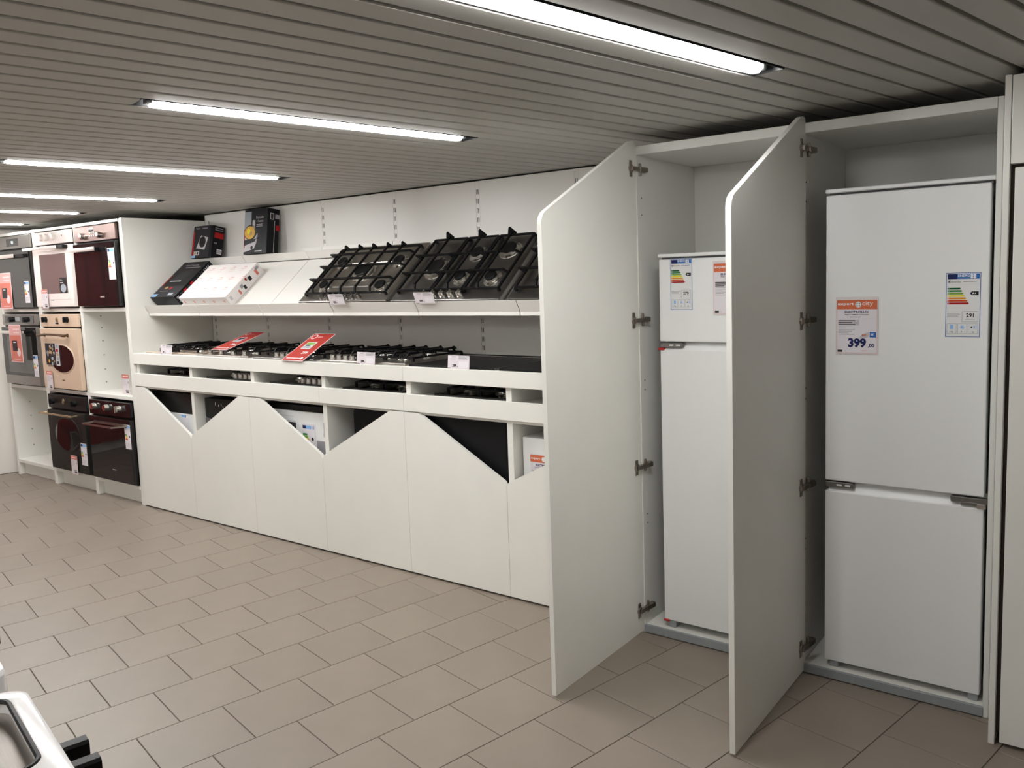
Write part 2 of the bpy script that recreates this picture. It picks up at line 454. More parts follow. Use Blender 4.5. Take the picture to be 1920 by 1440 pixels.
# ================================================================== TALL FRIDGE CABINETS
ZT = 2.066
def rounded_poly(pts, rad, seg=6):
    """pts: list of (x,z,r) polygon with per-corner radius"""
    out = []; n = len(pts)
    for i in range(n):
        p = Vector(pts[i][:2]); r = pts[i][2] if len(pts[i]) > 2 else 0
        if r <= 0: out.append((p.x, p.y)); continue
        a = (Vector(pts[i-1][:2])-p).normalized(); b = (Vector(pts[(i+1) % n][:2])-p).normalized()
        half = math.acos(max(-1, min(1, a.dot(b))))/2
        d = r/math.tan(half); s = p+a*d; e = p+b*d
        c = p+(a+b).normalized()*(r/math.sin(half))
        a0 = math.atan2(s.y-c.y, s.x-c.x); a1 = math.atan2(e.y-c.y, e.x-c.x)
        da = (a1-a0+math.pi) % (2*math.pi)-math.pi
        for k in range(seg+1):
            t = a0+da*k/seg; out.append((c.x+r*math.cos(t), c.y+r*math.sin(t)))
    return out
def tall_cabinet(x0, x1, hx, label):
    t = thing('tall_cabinet', label, 'cabinet', ((x0+x1)/2, 0.27, 0), 'tall fridge cabinets')
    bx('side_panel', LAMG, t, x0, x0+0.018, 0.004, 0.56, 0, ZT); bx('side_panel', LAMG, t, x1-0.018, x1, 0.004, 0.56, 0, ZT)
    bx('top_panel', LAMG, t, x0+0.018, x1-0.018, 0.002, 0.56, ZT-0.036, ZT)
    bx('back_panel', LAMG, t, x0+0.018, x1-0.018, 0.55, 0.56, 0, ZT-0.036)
    bx('bottom_panel', LAM, t, x0+0.018, x1-0.018, 0.012, 0.55, 0.018, 0.037)
    bx('plinth', GREYP, t, x0+0.016, x1-0.016, 0.0, 0.012, 0.004, 0.038)
    # open door, diagonal top corner
    prof = rounded_poly([(0.012, 0.012), (0.012, 2.086, 0.02), (-0.030, 2.086, 0.07), (-0.674, 1.762, 0.055), (-0.674, 0.012)], 0)
    d = MB().prism(prof, 'x', hx-0.0185, hx)
    d = d.build('door', LAM, t)
    for z in (1.973, 1.357, 0.737, 0.112):
        h = MB()
        h.box(hx, hx+0.004, -0.052, -0.030, z-0.033, z+0.033, 0.0015)
        h.lathe([(0.0165, 0), (0.0165, 0.006), (0.012, 0.008)], (hx, -0.040, z), (1, 0, 0), 14)
        h.bar((hx+0.010, -0.046, z), (hx+0.012, 0.010, z), 0.012, 0.016)
        h.bar((hx+0.012, 0.008, z), (hx+0.018, 0.062, z), 0.016, 0.018)
        h.box(hx, hx+0.012, 0.020, 0.033, z-0.026, z+0.026, 0.003)
        h.box(hx+0.004, hx+0.022, 0.044, 0.064, z-0.011, z+0.011, 0.002)
        h.build('hinge', HINGE, d)
    for z in (1.86, 1.79, 1.10, 1.06, 0.52, 0.48):
        MB().lathe([(0.003, 0), (0.003, 0.001)], (x0+0.0182, 0.04, z), (1, 0, 0), 8).build('pin_hole', BLKPL, t)
    return t
tall_cabinet(0.7225, 1.4025, 0.7370, 'tall white open cabinet housing the fridge with the small freezer door on top')
tall_cabinet(1.4035, 2.0570, 1.4300, 'tall white open cabinet housing the bigger fridge beside the protruding cupboard')

# protruding cupboard at the end of the run
t = thing('cupboard', 'closed white cupboard protruding beside the open fridge cabinets', 'cupboard', (2.5, 0.1, 0))
bx('side_panel', LAM, t, 2.0765, 2.0945, -0.157, 0.56, 0.0, 2.096)
bx('carcass', mat('brown_gap', (0.055, 0.035, 0.028), 0.6), t, 2.0955, 2.90, -0.128, 0.56, 0.03, 2.09)
bx('upper_panel', LAM, t, 2.0965, 2.90, -0.158, -0.130, 1.836, 2.094)
bx('door', LAM, t, 2.1085, 2.90, -0.160, -0.134, 0.014, 1.824)

# ------------------------------------------------------------------ fridges
def energy_label(parent, O, w_, h, kwh, litres=('196', '71', '36'), name='energy_label'):
    k = card(name, mat('label_white', (0.80, 0.80, 0.80), 0.35), parent, O, X_, Z_, w_, h)
    p = Print(O, X_, Z_)
    s = w_/0.106
    p.frame(0.001*s, 0.001*s, w_-0.001*s, h-0.001*s, 0.0018*s, 'blue')
    p.rect(0.006*s, h-0.022*s, 0.034*s, h-0.005*s, 'navy'); p.rect(0.034*s, h-0.022*s, w_-0.005*s, h-0.005*s, 'blue')
    p.text('ENERG', 0.037*s, h-0.015*s, 0.0085*s, 'white', wmax=0.036*s, bold=0.02)
    p.rect(0.037*s, h-0.0195*s, 0.073*s, h-0.018*s, 'lightblue', 1)
    for du, dv in ((0.078, 0.010), (0.087, 0.010), (0.078, 0.017), (0.087, 0.017)): p.disc(du*s, h-dv*s, 0.0042*s, 'white', 1, 10)
    p.frame(0.006*s, h-0.035*s, 0.0145*s, h-0.0265*s, 0.001*s, 'dgrey'); p.disc(0.0102*s, h-0.0308*s, 0.0022*s, 'dgrey', 1, 8)
    p.text('Electrolux', 0.017*s, h-0.0335*s, 0.0055*s, 'dgrey', wmax=0.030*s)
    p.rect(0.053*s, h-0.0320*s, 0.093*s, h-0.0298*s, 'grey', 1); p.rect(0.006*s, h-0.040*s, w_-0.006*s, h-0.0396*s, 'light', 1)
    y = h-0.0505*s; step = 0.0082*s
    for i, c in enumerate(('dgreen', 'green', 'lgreen', 'yellow', 'amber', 'redorange', 'dred')):
        L = (0.040+0.0042*i)*s; v0 = y-i*step-0.006*s; v1 = y-i*step
        p.poly([(0.006*s, v0), (0.006*s+L-0.003*s, v0), (0.006*s+L, (v0+v1)/2), (0.006*s+L-0.003*s, v1), (0.006*s, v1)], c)
        p.text('A' if i < 4 else 'BCD'[i-4], 0.0085*s, v0+0.0014*s, 0.0034*s, 'white')
    va = y-2*step-0.003*s
    p.poly([(0.073*s, va), (0.079*s, va-0.0065*s), (0.099*s, va-0.0065*s), (0.099*s, va+0.0065*s), (0.079*s, va+0.0065*s)], 'black')
    p.text('A+', 0.080*s, va-0.0035*s, 0.007*s, 'white', bold=0.02)
    p.lines(0.006*s, 0.048*s, 0.079*s*h/w_/2.0+0.0*s, 3, 0.0045*s, 0.0017*s, 'grey')
    p.frame(0.051*s, 0.051*s, w_-0.007*s, 0.087*s, 0.0012*s, 'steelink')
    p.text(kwh, 0.075*s, 0.0665*s, 0.0135*s, 'black', align='c', bold=0.03); p.rect(0.060*s, 0.0595*s, 0.090*s, 0.0615*s, 'grey', 1)
    for i in range(3):
        u = (0.006+0.032*i)*s; p.frame(u, 0.012*s, u+0.029*s, 0.046*s, 0.0010*s, 'steelink')
        p.text(litres[i], u+0.0145*s, 0.015*s, 0.0055*s, 'dgrey', align='c')
    p.rect(0.016*s, 0.027*s, 0.025*s, 0.042*s, 'sky')
    for a in range(3):
        ca, sa = math.cos(a*math.pi/3), math.sin(a*math.pi/3); cx, cy = 0.0525*s, 0.034*s; r = 0.0075*s; q = 0.0012*s
        p.poly([(cx+ca*r-sa*q, cy+sa*r+ca*q), (cx-ca*r-sa*q, cy-sa*r+ca*q), (cx-ca*r+sa*q, cy-sa*r-ca*q), (cx+ca*r+sa*q, cy+sa*r-ca*q)], 'sky', 1+a)
    p.poly([(0.076*s, 0.034*s), (0.082*s, 0.038*s), (0.082*s, 0.030*s)], 'dgrey')
    for i in range(3): p.rect((0.085+0.004*i)*s, (0.034-0.004-0.0015*i)*s, (0.0865+0.004*i)*s, (0.034+0.004+0.0015*i)*s, 'sky')
    p.build(k); return k

def fridge(x0, x1, zb, ztop, gap0, gap1, label, kwh, lab, red=False, hinge_right=False):
    yf = 0.030
    t = thing('built_in_fridge', label, 'fridge', ((x0+x1)/2, 0.3, 0.0375), 'built-in fridges')
    bx('body', FRIDGET, t, x0+0.012, x1-0.020, yf+0.045, 0.535, zb+0.012, ztop-0.006, 0.003)
    bx('top_trim', FRIDGEW, t, x0, x1, yf-0.004, 0.20, ztop-0.014, ztop, 0.003)
    bx('gasket', GASKET, t, x0+0.01, x1-0.01, yf+0.014, yf+0.05, ztop-0.024, ztop-0.014, 0.0)
    ud = MB().box(x0+0.002, x1-0.013, yf, yf+0.045, gap1, ztop-0.022, 0.004, 2).build('upper_door', FRIDGEW, t, smooth=True, angle=0.2)
    ld = MB().box(x0+0.002, x1-0.013, yf, yf+0.045, zb, gap0, 0.004, 2).build('lower_door', FRIDGEW, t, smooth=True, angle=0.2)
    # sloping handle recess between the doors
    MB().prism([(yf+0.004, gap0-0.002), (yf+0.034, gap1-0.006), (yf+0.046, gap1+0.004), (yf+0.046, gap0-0.002)], 'x', x0+0.012, x1-0.008).build('handle_recess', FRIDGEW, t)
    hb = MB(); hz = gap1-0.014
    hb.box(x0+0.004, x0+0.105, yf-0.001, yf+0.02, hz-0.011, hz+0.009, 0.002)
    hb = hb.build('hinge_bracket', STEELD, t)
    for u in (0.045, 0.075): bx('slot', FRIDGET, hb, x0+u, x0+u+0.018, yf-0.0018, yf, hz-0.004, hz+0.002, 0)
    if hinge_right:
        h2 = MB(); h2.box(x1-0.115, x1-0.003, yf-0.002, yf+0.02, hz-0.012, hz+0.008, 0.002); h2.box(x1-0.085, x1-0.010, yf-0.004, yf+0.02, hz-0.020, hz-0.008, 0.002)
        h2.build('hinge_bracket', STEELD, t)
        bx('hinge_bolt', STEEL, t, x1-0.034, x1-0.006, yf-0.008, yf+0.01, gap0+0.0, gap0+0.016, 0.002)
    for u in (0.02, x1-x0-0.05): bx('foot', GREYP, t, x0+u, x0+u+0.032, yf+0.006, yf+0.05, 0.0375, zb+0.014, 0.002)
    bx('foot', GREYP, t, x0+0.02, x0+0.06, 0.44, 0.5, 0.0375, zb+0.013, 0.002); bx('foot', GREYP, t, x1-0.06, x1-0.02, 0.44, 0.5, 0.0375, zb+0.013, 0.002)
    if red:
        bx('transport_clip', REDPL, t, x0-0.006, x0+0.022, yf-0.006, yf+0.012, gap0-0.004, gap0+0.006, 0.002)
        bx('transport_clip', REDPL, t, x0+0.0, x0+0.026, yf-0.005, yf+0.012, zb-0.006, zb+0.004, 0.002)
    lx, lz, lw, lh = lab
    energy_label(t, (lx, yf-0.0008, lz), lw, lh, kwh)
    return t
fridge(1.4960, 2.0375, 0.0625, 1.825, 0.722, 0.762, 'large white built-in fridge freezer with the 399 price sign on its door', '291', (1.895, 1.3005, 0.106, 0.216), hinge_right=True)
fridge(0.8190, 1.3700, 0.069, 1.625, 1.234, 1.267, 'shorter white built-in fridge with the freezer door on top and red clips', '279', (0.873, 1.3965, 0.098, 0.208), red=True)

def big_price_sign(O, label, price=True, w_=0.147, h=0.206):
    t = thing('price_sign', label, 'sign', (O[0]+w_/2, O[1]-0.002, O[2]))
    O = Vector(O)
    card('sleeve', PINK, t, O+Vector((0, -0.0018, 0)), X_, Z_, w_, h, 0.0012)
    k = card('sheet', PAPER, t, O+Vector((0.004, -0.0024, 0.005)), X_, Z_, w_-0.008, h-0.016, 0.0005)
    p = Print(O+Vector((0.004, -0.0024, 0.005)), X_, Z_, 0.0004); W = w_-0.008; H = h-0.016
    p.frame(0, 0, W, H, 0.0009, 'pink')
    p.rect(0, H-0.033, W, H, 'orange')
    p.text('expert', 0.003, H-0.0215, 0.0120, 'white', wmax=0.056, bold=0.02, wscale=1.5)
    p.disc(W*0.535, H-0.0165, 0.0105, 'white', 1)
    for du, dv in ((-0.004, 0.004), (0.004, 0.004), (-0.004, -0.004), (0.004, -0.004)): p.disc(W*0.535+du, H-0.0165+dv, 0.0030, 'grey', 2, 8)
    p.text('city', W*0.63, H-0.0235, 0.0180, 'white', wmax=0.048, bold=0.0, wscale=1.3)
    p.text('ELECTROLUX', W/2, H-0.0465, 0.0080, 'navy', align='c', wmax=0.085, bold=0.03, wscale=1.3)
    p.text('FRIGO COMBINATO INCASSO', W/2, H-0.0545, 0.0046, 'dgrey', align='c', wmax=0.088, bold=0.02)
    p.rect(W*0.33, H-0.0620, W*0.62, H-0.0595, 'grey', 1); p.rect(0.004, H-0.0660, W-0.004, H-0.0656, 'light', 1)
    p.rect(0.005, H-0.091, 0.078, H-0.071, 'light'); p.lines(0.006, 0.066, H-0.0725, 3, 0.0068, 0.0028, 'dgrey', 1, 0.4)
    p.lines(0.006, 0.066, H-0.0945, 6, 0.0056, 0.0014, 'grey', 1, 0.5)
    p.poly([(0.078, 0.055), (0.088, 0.068), (0.112, 0.076), (0.112, 0.060), (0.105, 0.055)], 'light'); p.text('499', 0.087, 0.0605, 0.0075, 'redorange', bold=0.02)
    p.rect(W-0.025, 0.057, W-0.003, 0.076, 'blue', 1); p.rect(W-0.022, 0.064, W-0.012, 0.067, 'white', 2); p.rect(W-0.022, 0.070, W-0.008, 0.072, 'lightblue', 2)
    if price:
        p.text('399', 0.040, 0.0195, 0.0345, 'navy', wmax=0.066, bold=0.05); p.text(',00', 0.1085, 0.0190, 0.0160, 'navy', wmax=0.024, bold=0.03)
    p.rect(0.003, 0.003, 0.020, 0.011, 'dgrey'); p.rect(0.024, 0.006, 0.032, 0.008, 'light'); p.text('expert city', 0.086, 0.007, 0.0038, 'orange', wmax=0.045)
    p.build(k); return t
big_price_sign((1.5350, 0.029, 1.2340), 'orange and white price sign reading 399 on the large fridge door')
big_price_sign((1.060, 0.029, 1.377), 'orange and white price sheet on the freezer door beside the 279 label', price=False, w_=0.15, h=0.212)

# ================================================================== COUNTER
XL, XR = -3.3425, 0.7165
SEAMS = [-3.3425, -2.680, -2.008, -1.3395, -0.663, 0.004, 0.7165]
DIV = [-2.660, -1.985, -1.318, -0.643, 0.020]
ZV, ZP, ZR0, ZR1, ZA0, ZA1 = 0.566, 0.8735, 0.879, 0.969, 1.035, 1.113
def base_unit(i0, i1, label):
    x0, x1 = SEAMS[i0], SEAMS[i1]
    t = thing('base_unit', label, 'cabinet', ((x0+x1)/2, 0.3, 0), 'base units of the counter')
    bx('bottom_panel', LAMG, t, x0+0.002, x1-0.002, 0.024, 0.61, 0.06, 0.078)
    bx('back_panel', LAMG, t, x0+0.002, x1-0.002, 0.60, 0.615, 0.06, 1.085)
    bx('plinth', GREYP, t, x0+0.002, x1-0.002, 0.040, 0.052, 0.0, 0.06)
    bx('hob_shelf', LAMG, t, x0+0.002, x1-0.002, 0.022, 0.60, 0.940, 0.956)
    bx('under_rail', LAM, t, x0+0.002, x1-0.002, 0.022, 0.10, 0.862, 0.878)
    bx('lower_rail', LAM, t, x0+0.0006, x1-0.0006, 0.0, 0.019, ZR0, ZR1, 0.0012)
    xs = ([x0+0.019] if i0 == 0 else [])+[d for d in DIV if x0-0.05 < d < x1-0.1 or (x0 < d < x1)]
    for d in xs:
        bx('divider', LAM, t, d-0.017, d+0.017, 0.0205, 0.60, 0.078, 1.085, 0.001)
    for i in range(i0, i1):
        a, b = SEAMS[i]+0.001, SEAMS[i+1]-0.001
        w_ = b-a; fall = (i % 2 == 0)
        pts = [(0, 0.011), (w_, 0.011), (w_, ZV-0.012), (w_-0.012, ZV+0.012, 0.02), (0.105, ZP, 0.05), (0, ZP)]
        if not fall: pts = [(w_-x[0], *x[1:]) for x in reversed(pts)]
        poly = [(a+x, z) for x, z in rounded_poly(pts, 0, 5)]
        MB().prism(poly, 'y', 0.0, 0.0195).build('front_panel', LAM, t)
    return t
base_unit(0, 3, 'white counter unit of three compartments beside the oven columns')
base_unit(3, 4, 'single white counter unit hiding the black rounded hob')
base_unit(4, 6, 'white counter unit beside the open tall door with the black panel in its notch')
def worktop(x0, x1, label):
    t = thing('worktop', label, 'worktop', ((x0+x1)/2, 0.3, 1.085), 'counter worktops')
    bx('slab', LAM, t, x0, x1, 0.02, 0.628, 1.0855, ZA1-0.001)
    bx('front_edge', LAM, t, x0, x1, 0.0, 0.0195, ZA0, ZA1, 0.002)
worktop(XL, -0.6605, 'long white worktop carrying the gas hobs')
worktop(-0.6595, XR, 'shorter white worktop carrying the black glass hobs')

# ================================================================== SHELVING ABOVE THE COUNTER
YW = 0.645
UPX = [-3.300, -2.655, -1.983, -1.310, -0.643, 0.031, 0.690]
frame = thing('shelving_frame', 'white slotted back wall of the shelving above the counter', 'shelving', (-1.31, YW, 1.0))
slot_me = None
for x in UPX:
    b = MB(); hw = 0.014; xs = [-hw, -0.0095, -0.0045, 0.0015, 0.0065, hw]
    zs = [1.116]; z = 1.140
    while z < 2.075:
        zs += [z, z+0.027]; z += 0.0525
    zs.append(2.106)
    for j in range(len(zs)-1):
        hole = (j % 2 == 1)
        for i in range(5):
            if hole and i in (1, 3): continue
            b.add([(x+xs[i], YW, zs[j]), (x+xs[i+1], YW, zs[j]), (x+xs[i+1], YW, zs[j+1]), (x+xs[i], YW, zs[j+1])], [(0, 1, 2, 3)])
    u = b.build('upright', SHELFW, frame)
    bx('channel', DARKV, u, x-hw, x+hw, YW+0.010, YW+0.03, 1.116, 2.106, 0)
for i in range(6):
    a, b_ = UPX[i]+0.0145, UPX[i+1]-0.0145
    bx('back_panel', SHELFW, frame, a, b_, YW-0.001, YW+0.012, 1.116, 1.60, 0.001)
    bx('back_panel', SHELFW, frame, a, b_, YW-0.001, YW+0.012, 1.601, 2.106, 0.001)
bx('filler_strip', SHELFW, frame, -3.3445, UPX[0]-0.0145, YW-0.001, YW+0.012, 1.116, 2.106, 0.001)
# lower tilted shelves and upper shelves
SX = [-3.3375, -2.700, -2.006, -1.337, -0.662, 0.012, 0.7085]
SLO = math.radians(40.47)
def s_pt(d, h=0.0): # point on the tilted shelf: d along slope from (0.15, 1.396), h above it
    return (0.15+d*math.cos(SLO)-h*math.sin(SLO), 1.396+d*math.sin(SLO)+h*math.cos(SLO))
def ribbon(path, t):
    """closed profile (y,z) offsetting a polyline downward/backward by t"""
    out = []
    n = len(path)
    for i in range(n):
        a = Vector(path[max(i-1, 0)]); b = Vector(path[min(i+1, n-1)]); d = (b-a).normalized()
        out.append((path[i][0]+d.y*t, path[i][1]-d.x*t))
    return list(path)+out[::-1]
wlab = ['against the end panel, carrying the black carton', 'carrying the white carton', 'left bare between carton and hob',
        'under the five-burner hob with the square grid', 'under the dark hob with triangular fins', 'running behind the open tall door']
for i in range(6):
    a, b_ = SX[i]+0.0026, SX[i+1]-0.0026
    t = thing('display_shelf', 'tilted white metal shelf with folded lip '+wlab[i], 'shelf', ((a+b_)/2, 0.4, 1.368), 'tilted display shelves')
    lip = [(0.1535, 1.400), (0.147, 1.3885), (0.113, 1.4445), (0.1105, 1.4435), (0.1435, 1.3865), (0.1435, 1.369), (0.60, 1.369)]
    MB().prism(ribbon(lip[:1]+lip[1:3], 0.0015), 'x', a, b_)
    m = MB()
    # lip face (leaning out), bottom nose and underside
    m.prism([(0.113, 1.4445), (0.1105, 1.4435), (0.1435, 1.3875), (0.1435, 1.3690), (0.60, 1.3690), (0.60, 1.3705), (0.1455, 1.3705), (0.1460, 1.3885)], 'x', a, b_)
    m.build('lip', SHELFW, t)
    q0 = s_pt(-0.004); q1 = s_pt(0.494)
    q0b = s_pt(-0.004, -0.002); q1b = s_pt(0.494, -0.002)
    MB().prism([q0, q1, q1b, q0b], 'x', a, b_).build('deck', SHELFW, t)
    # bracket ends
    m = MB()
    for x in (a+0.0005, b_-0.002): m.prism([(0.1475, 1.372), (0.60, 1.372), (0.60, 1.70), s_pt(0.48, -0.003), s_pt(0.0, -0.003)], 'x', x, x+0.0015)
    m.build('bracket', SHELFW, t)
ulab = ['holding the smaller black carton', 'holding the tall carton with the food picture', 'above the bare slope beside the five-burner hob', 'behind the five-burner hob', 'behind the dark finned hob', 'behind the open tall door']
for i in range(6):
    a, b_ = SX[i]+0.0026, SX[i+1]-0.0026
    t = thing('upper_shelf', 'narrow white upper shelf with folded lip '+ulab[i], 'shelf', ((a+b_)/2, 0.58, 1.73), 'narrow upper shelves')
    MB().prism([(0.5015, 1.7735), (0.4990, 1.7725), (0.5305, 1.7225), (0.5340, 1.7220), (0.5345, 1.7240)], 'x', a, b_).build('lip', SHELFW, t)
    MB().prism([(0.5325, 1.7235), (0.640, 1.7800), (0.6435, 1.8040), (0.6405, 1.8040), (0.638, 1.7820), (0.5325, 1.7265)], 'x', a, b_).build('deck', SHELFW, t)
    m = MB()
    for x in (a+0.0005, b_-0.002): m.prism([(0.535, 1.722), (0.643, 1.722), (0.643, 1.778)], 'x', x, x+0.0015)
    m.build('bracket', SHELFW, t)

# ================================================================== HOBS
def make_hob(label, w_, d, plate, burners, grates, knobs, loc, rot=None, tray=0.0, knobmat=CHROME, group=None, cap=BLKPL, rim=None, t_=0.010, knob_h=0.022, fins=None, press=()):
    """local frame: x across (0..w), y depth (0 front..d back), z up from the supporting surface"""
    t = thing('gas_hob', label, 'hob', loc, group, rot, local=True)
    if tray:
        bx('under_tray', STEELD, t, 0.03, w_-0.03, 0.02, d-0.035, 0.0, tray, 0.003)
    MB().box(0, w_, 0, d, tray, tray+t_, 0.004, 2).build('plate', plate, t, smooth=True, angle=0.2)
    t_ = tray+t_
    if rim: MB().box(0.02, w_-0.02, 0.075, d-0.02, t_, t_+0.0015, 0.0007).build('inset', rim, t)
    for (x0, y0, x1, y1) in press:
        MB().tube([(x0, y0, t_-0.001), (x1, y1, t_-0.001)], 0.005, 6).build('pressed_rib', CHROME, t, smooth=True)
    for x, y, r in burners:
        bo = MB().lathe([(r*1.35, 0), (r*1.30, 0.004), (r*0.95, 0.007), (r*0.90, 0.018), (r*0.5, 0.019)], (x, y, t_), seg=24).build('burner', CHROME, t, smooth=True)
        MB().lathe([(r*0.86, 0.019), (r*0.86, 0.025), (r*0.78, 0.029), (r*0.2, 0.030)], (x, y, t_), seg=24).build('burner_cap', cap, bo, smooth=True)
        if r > 0.05:
            MB().lathe([(r*1.02, 0.012), (r*1.12, 0.014), (r*1.10, 0.022), (r*0.98, 0.022)], (x, y, t_), seg=24).build('flame_ring', CHROME, bo, smooth=True)
    zf, zt = t_+0.020, t_+0.042; bw = 0.010
    for (x0, x1, y0, y1, nx, ny) in grates:
        g = MB()
        for y in (y0, y1): g.bar((x0, y, zf), (x1, y, zf), bw, 0.010)
        for x in (x0, x1): g.bar((x, y0, zf), (x, y1, zf), bw, 0.010)
        for x in (x0, x1):
            for y in (y0, y1): g.box(x-0.006, x+0.006, y-0.006, y+0.006, t_, zf, 0)
        xs_ = nx if isinstance(nx, list) else [x0+(x1-x0)*(i+0.5)/nx for i in range(nx)]
        ys_ = ny if isinstance(ny, list) else [y0+(y1-y0)*(i+0.5)/ny for i in range(ny)]
        for x in xs_:
            g.bar((x, y0, zf), (x, y0+0.022, zt), bw, 0.010); g.bar((x, y0+0.020, zt), (x, y1-0.012, zt), bw, 0.010)
            g.bar((x, y1-0.014, zt), (x, y1, zf), bw, 0.010)
            if fins: g.prism([(x-fins[0], zt-0.006), (x+fins[0], zt-0.006), (x+0.003, zt+fins[1]), (x-0.003, zt+fins[1])], 'y', y1-0.012, y1-0.002)
        for y in ys_:
            g.bar((x1, y, zf), (x1-0.022, y, zt), bw, 0.010); g.bar((x0+0.004, y, zt), (x1-0.020, y, zt), bw, 0.010)
            if fins: g.prism([(x0-0.030, zt+0.006), (x0+0.012, zt+0.006), (x0+0.006, zf-0.006), (x0-0.002, zf-0.006)], 'y', y-bw/2, y+bw/2)
            else: g.bar((x0, y, zf), (x0+0.006, y, zt), bw, 0.010)
        g.build('pan_support', BLKMET, t)
    for q in knobs:
        x, y = q[:2]; r = 0.017
        k = MB().lathe([(r*1.1, 0), (r*1.1, 0.003), (r, 0.004), (r*0.92, knob_h), (r*0.6, knob_h+0.002)], (x, y, t_), seg=16)
        k.box(x-0.004, x+0.004, y-r*0.95, y+r*0.95, t_+knob_h*0.8, t_+knob_h+0.008, 0.002)
        k.build('knob', knobmat, t, smooth=True)
    return t
# on the tilted shelves
def on_slope(x, d): y, z = s_pt(d, 0.0008); return (x, y, z)
RS = (SLO, 0, 0)
make_hob('steel gas hob with five burners and one square iron grid on the tilted shelf', 0.737, 0.495, STEEL,
         [(0.14, 0.127, 0.034), (0.138, 0.335, 0.040), (0.384, 0.245, 0.062), (0.628, 0.113, 0.040), (0.624, 0.325, 0.040)],
         [(0.042, 0.712, 0.050, 0.445, [0.108, 0.229, 0.350, 0.472, 0.593], [0.150, 0.265, 0.375])], [(0.204+0.050*i, 0.027) for i in range(7)], on_slope(-1.617, 0.008), RS, 0.056, STEELD, 'hobs on the tilted shelves',
         fins=(0.020, 0.018), press=((0.21, 0.335, 0.55, 0.335), (0.21, 0.125, 0.55, 0.125)))
DKB = [(0.184, 0.25, 0.062), (0.411, 0.355, 0.044), (0.614, 0.375, 0.050), (0.408, 0.165, 0.038), (0.621, 0.155, 0.040)]
DKG = [(0.030, 0.268, 0.060, 0.480, [0.155], [0.175, 0.320]), (0.282, 0.485, 0.060, 0.480, [0.387], [0.175, 0.320]), (0.499, 0.722, 0.060, 0.480, [0.590], [0.175, 0.320])]
DKK = [(0.237+0.060*i, 0.036) for i in range(5)]
make_hob('dark steel gas hob with three iron grids and five knobs on the tilted shelf', 0.747, 0.497, STEELD, DKB, DKG, DKK, on_slope(-0.840, 0.005), RS, 0.056, CHROME, 'hobs on the tilted shelves', fins=(0.028, 0.034))
make_hob('dark steel gas hob half hidden behind the open tall door on the tilted shelf', 0.735, 0.497, STEELD, DKB, DKG, DKK, on_slope(-0.043, 0.005), RS, 0.056, CHROME, 'hobs on the tilted shelves', fins=(0.028, 0.034))
# on the worktop
ZW = ZA1
B4 = lambda w_, d, y0=0.0: [(w_*0.27, d*0.72, 0.036), (w_*0.73, d*0.72, 0.042), (w_*0.27, d*0.30+y0, 0.030), (w_*0.73, d*0.30+y0, 0.036)]
GW = 'hobs along the worktop'
make_hob('beige glass gas hob with black grates beside the end panel', 0.60, 0.48, BEIGEGL, B4(0.60, 0.48, 0.03), [(0.10, 0.30, 0.06, 0.44, 2, 2), (0.32, 0.56, 0.06, 0.44, 2, 2)],
         [(0.17+0.05*i, 0.055) for i in range(4)], (-3.27, 0.055, ZW), None, 0.0, BLKPL, GW, t_=0.008)
make_hob('bright steel gas hob with four front knobs under the first red sign', 0.58, 0.50, STEEL, B4(0.58, 0.50, 0.03), [(0.02, 0.28, 0.10, 0.47, 2, 2), (0.30, 0.56, 0.10, 0.47, 2, 2)],
         [(0.10+0.125*i, 0.05) for i in range(4)], (-2.615, 0.035, ZW), None, 0.0, CHROME, GW)
make_hob('dark steel gas hob between the two red signs', 0.58, 0.50, STEELD, B4(0.58, 0.50, 0.03), [(0.02, 0.28, 0.10, 0.47, 2, 2), (0.30, 0.56, 0.10, 0.47, 2, 2)],
         [(0.18+0.055*i, 0.05) for i in range(4)], (-1.985, 0.030, ZW), None, 0.0, CHROME, GW)
make_hob('steel gas hob with high black grates between the second red sign and the glass hobs', 0.68, 0.50, STEEL, [(0.17, 0.36, 0.04), (0.51, 0.36, 0.04), (0.17, 0.17, 0.034), (0.51, 0.17, 0.036), (0.34, 0.26, 0.055)],
         [(0.02, 0.225, 0.08, 0.47, 2, 2), (0.24, 0.44, 0.08, 0.47, 2, 2), (0.455, 0.66, 0.08, 0.47, 2, 2)], [(0.06+0.055*i, 0.045) for i in range(4)], (-1.345, 0.028, ZW), None, 0.0, CHROME, GW, t_=0.012, fins=(0.022, 0.010))
def glass_hob(label, x0, x1, loc_y, dz=0.008):
    t = thing('glass_hob', label, 'hob', ((x0+x1)/2, loc_y+0.25, ZW), GW)
    g = MB().box(x0, x1, loc_y, loc_y+0.50, ZW+0.0005, ZW+dz, 0.002).build('glass', mat('black_satin_glass', (0.008, 0.008, 0.009), 0.45, spec=0.2), t)
    W = x1-x0
    for u, v, r in ((W*0.28, 0.15, 0.08), (W*0.72, 0.15, 0.07), (W*0.28, 0.36, 0.07), (W*0.72, 0.36, 0.09)):
        p = Print((x0, loc_y, ZW+dz), X_, Y_, 0.0002); n = 28
        pts = [(u+r*math.cos(2*math.pi*k/n), v+r*math.sin(2*math.pi*k/n)) for k in range(n)]; pin = [(u+(r-0.002)*math.cos(2*math.pi*k/n), v+(r-0.002)*math.sin(2*math.pi*k/n)) for k in range(n)]
        p.mb.add([p.P(a, b, 0) for a, b in pts+pin], [(k, (k+1) % n, n+(k+1) % n, n+k) for k in range(n)], p._m('dgrey'))
        p.build(g, 'cooking_zone')
    bx('edge_trim', STEELD, t, x0-0.002, x0, loc_y, loc_y+0.5, ZW+0.0005, ZW+dz+0.001, 0); bx('edge_trim', STEELD, t, x1, x1+0.002, loc_y, loc_y+0.5, ZW+0.0005, ZW+dz+0.001, 0)
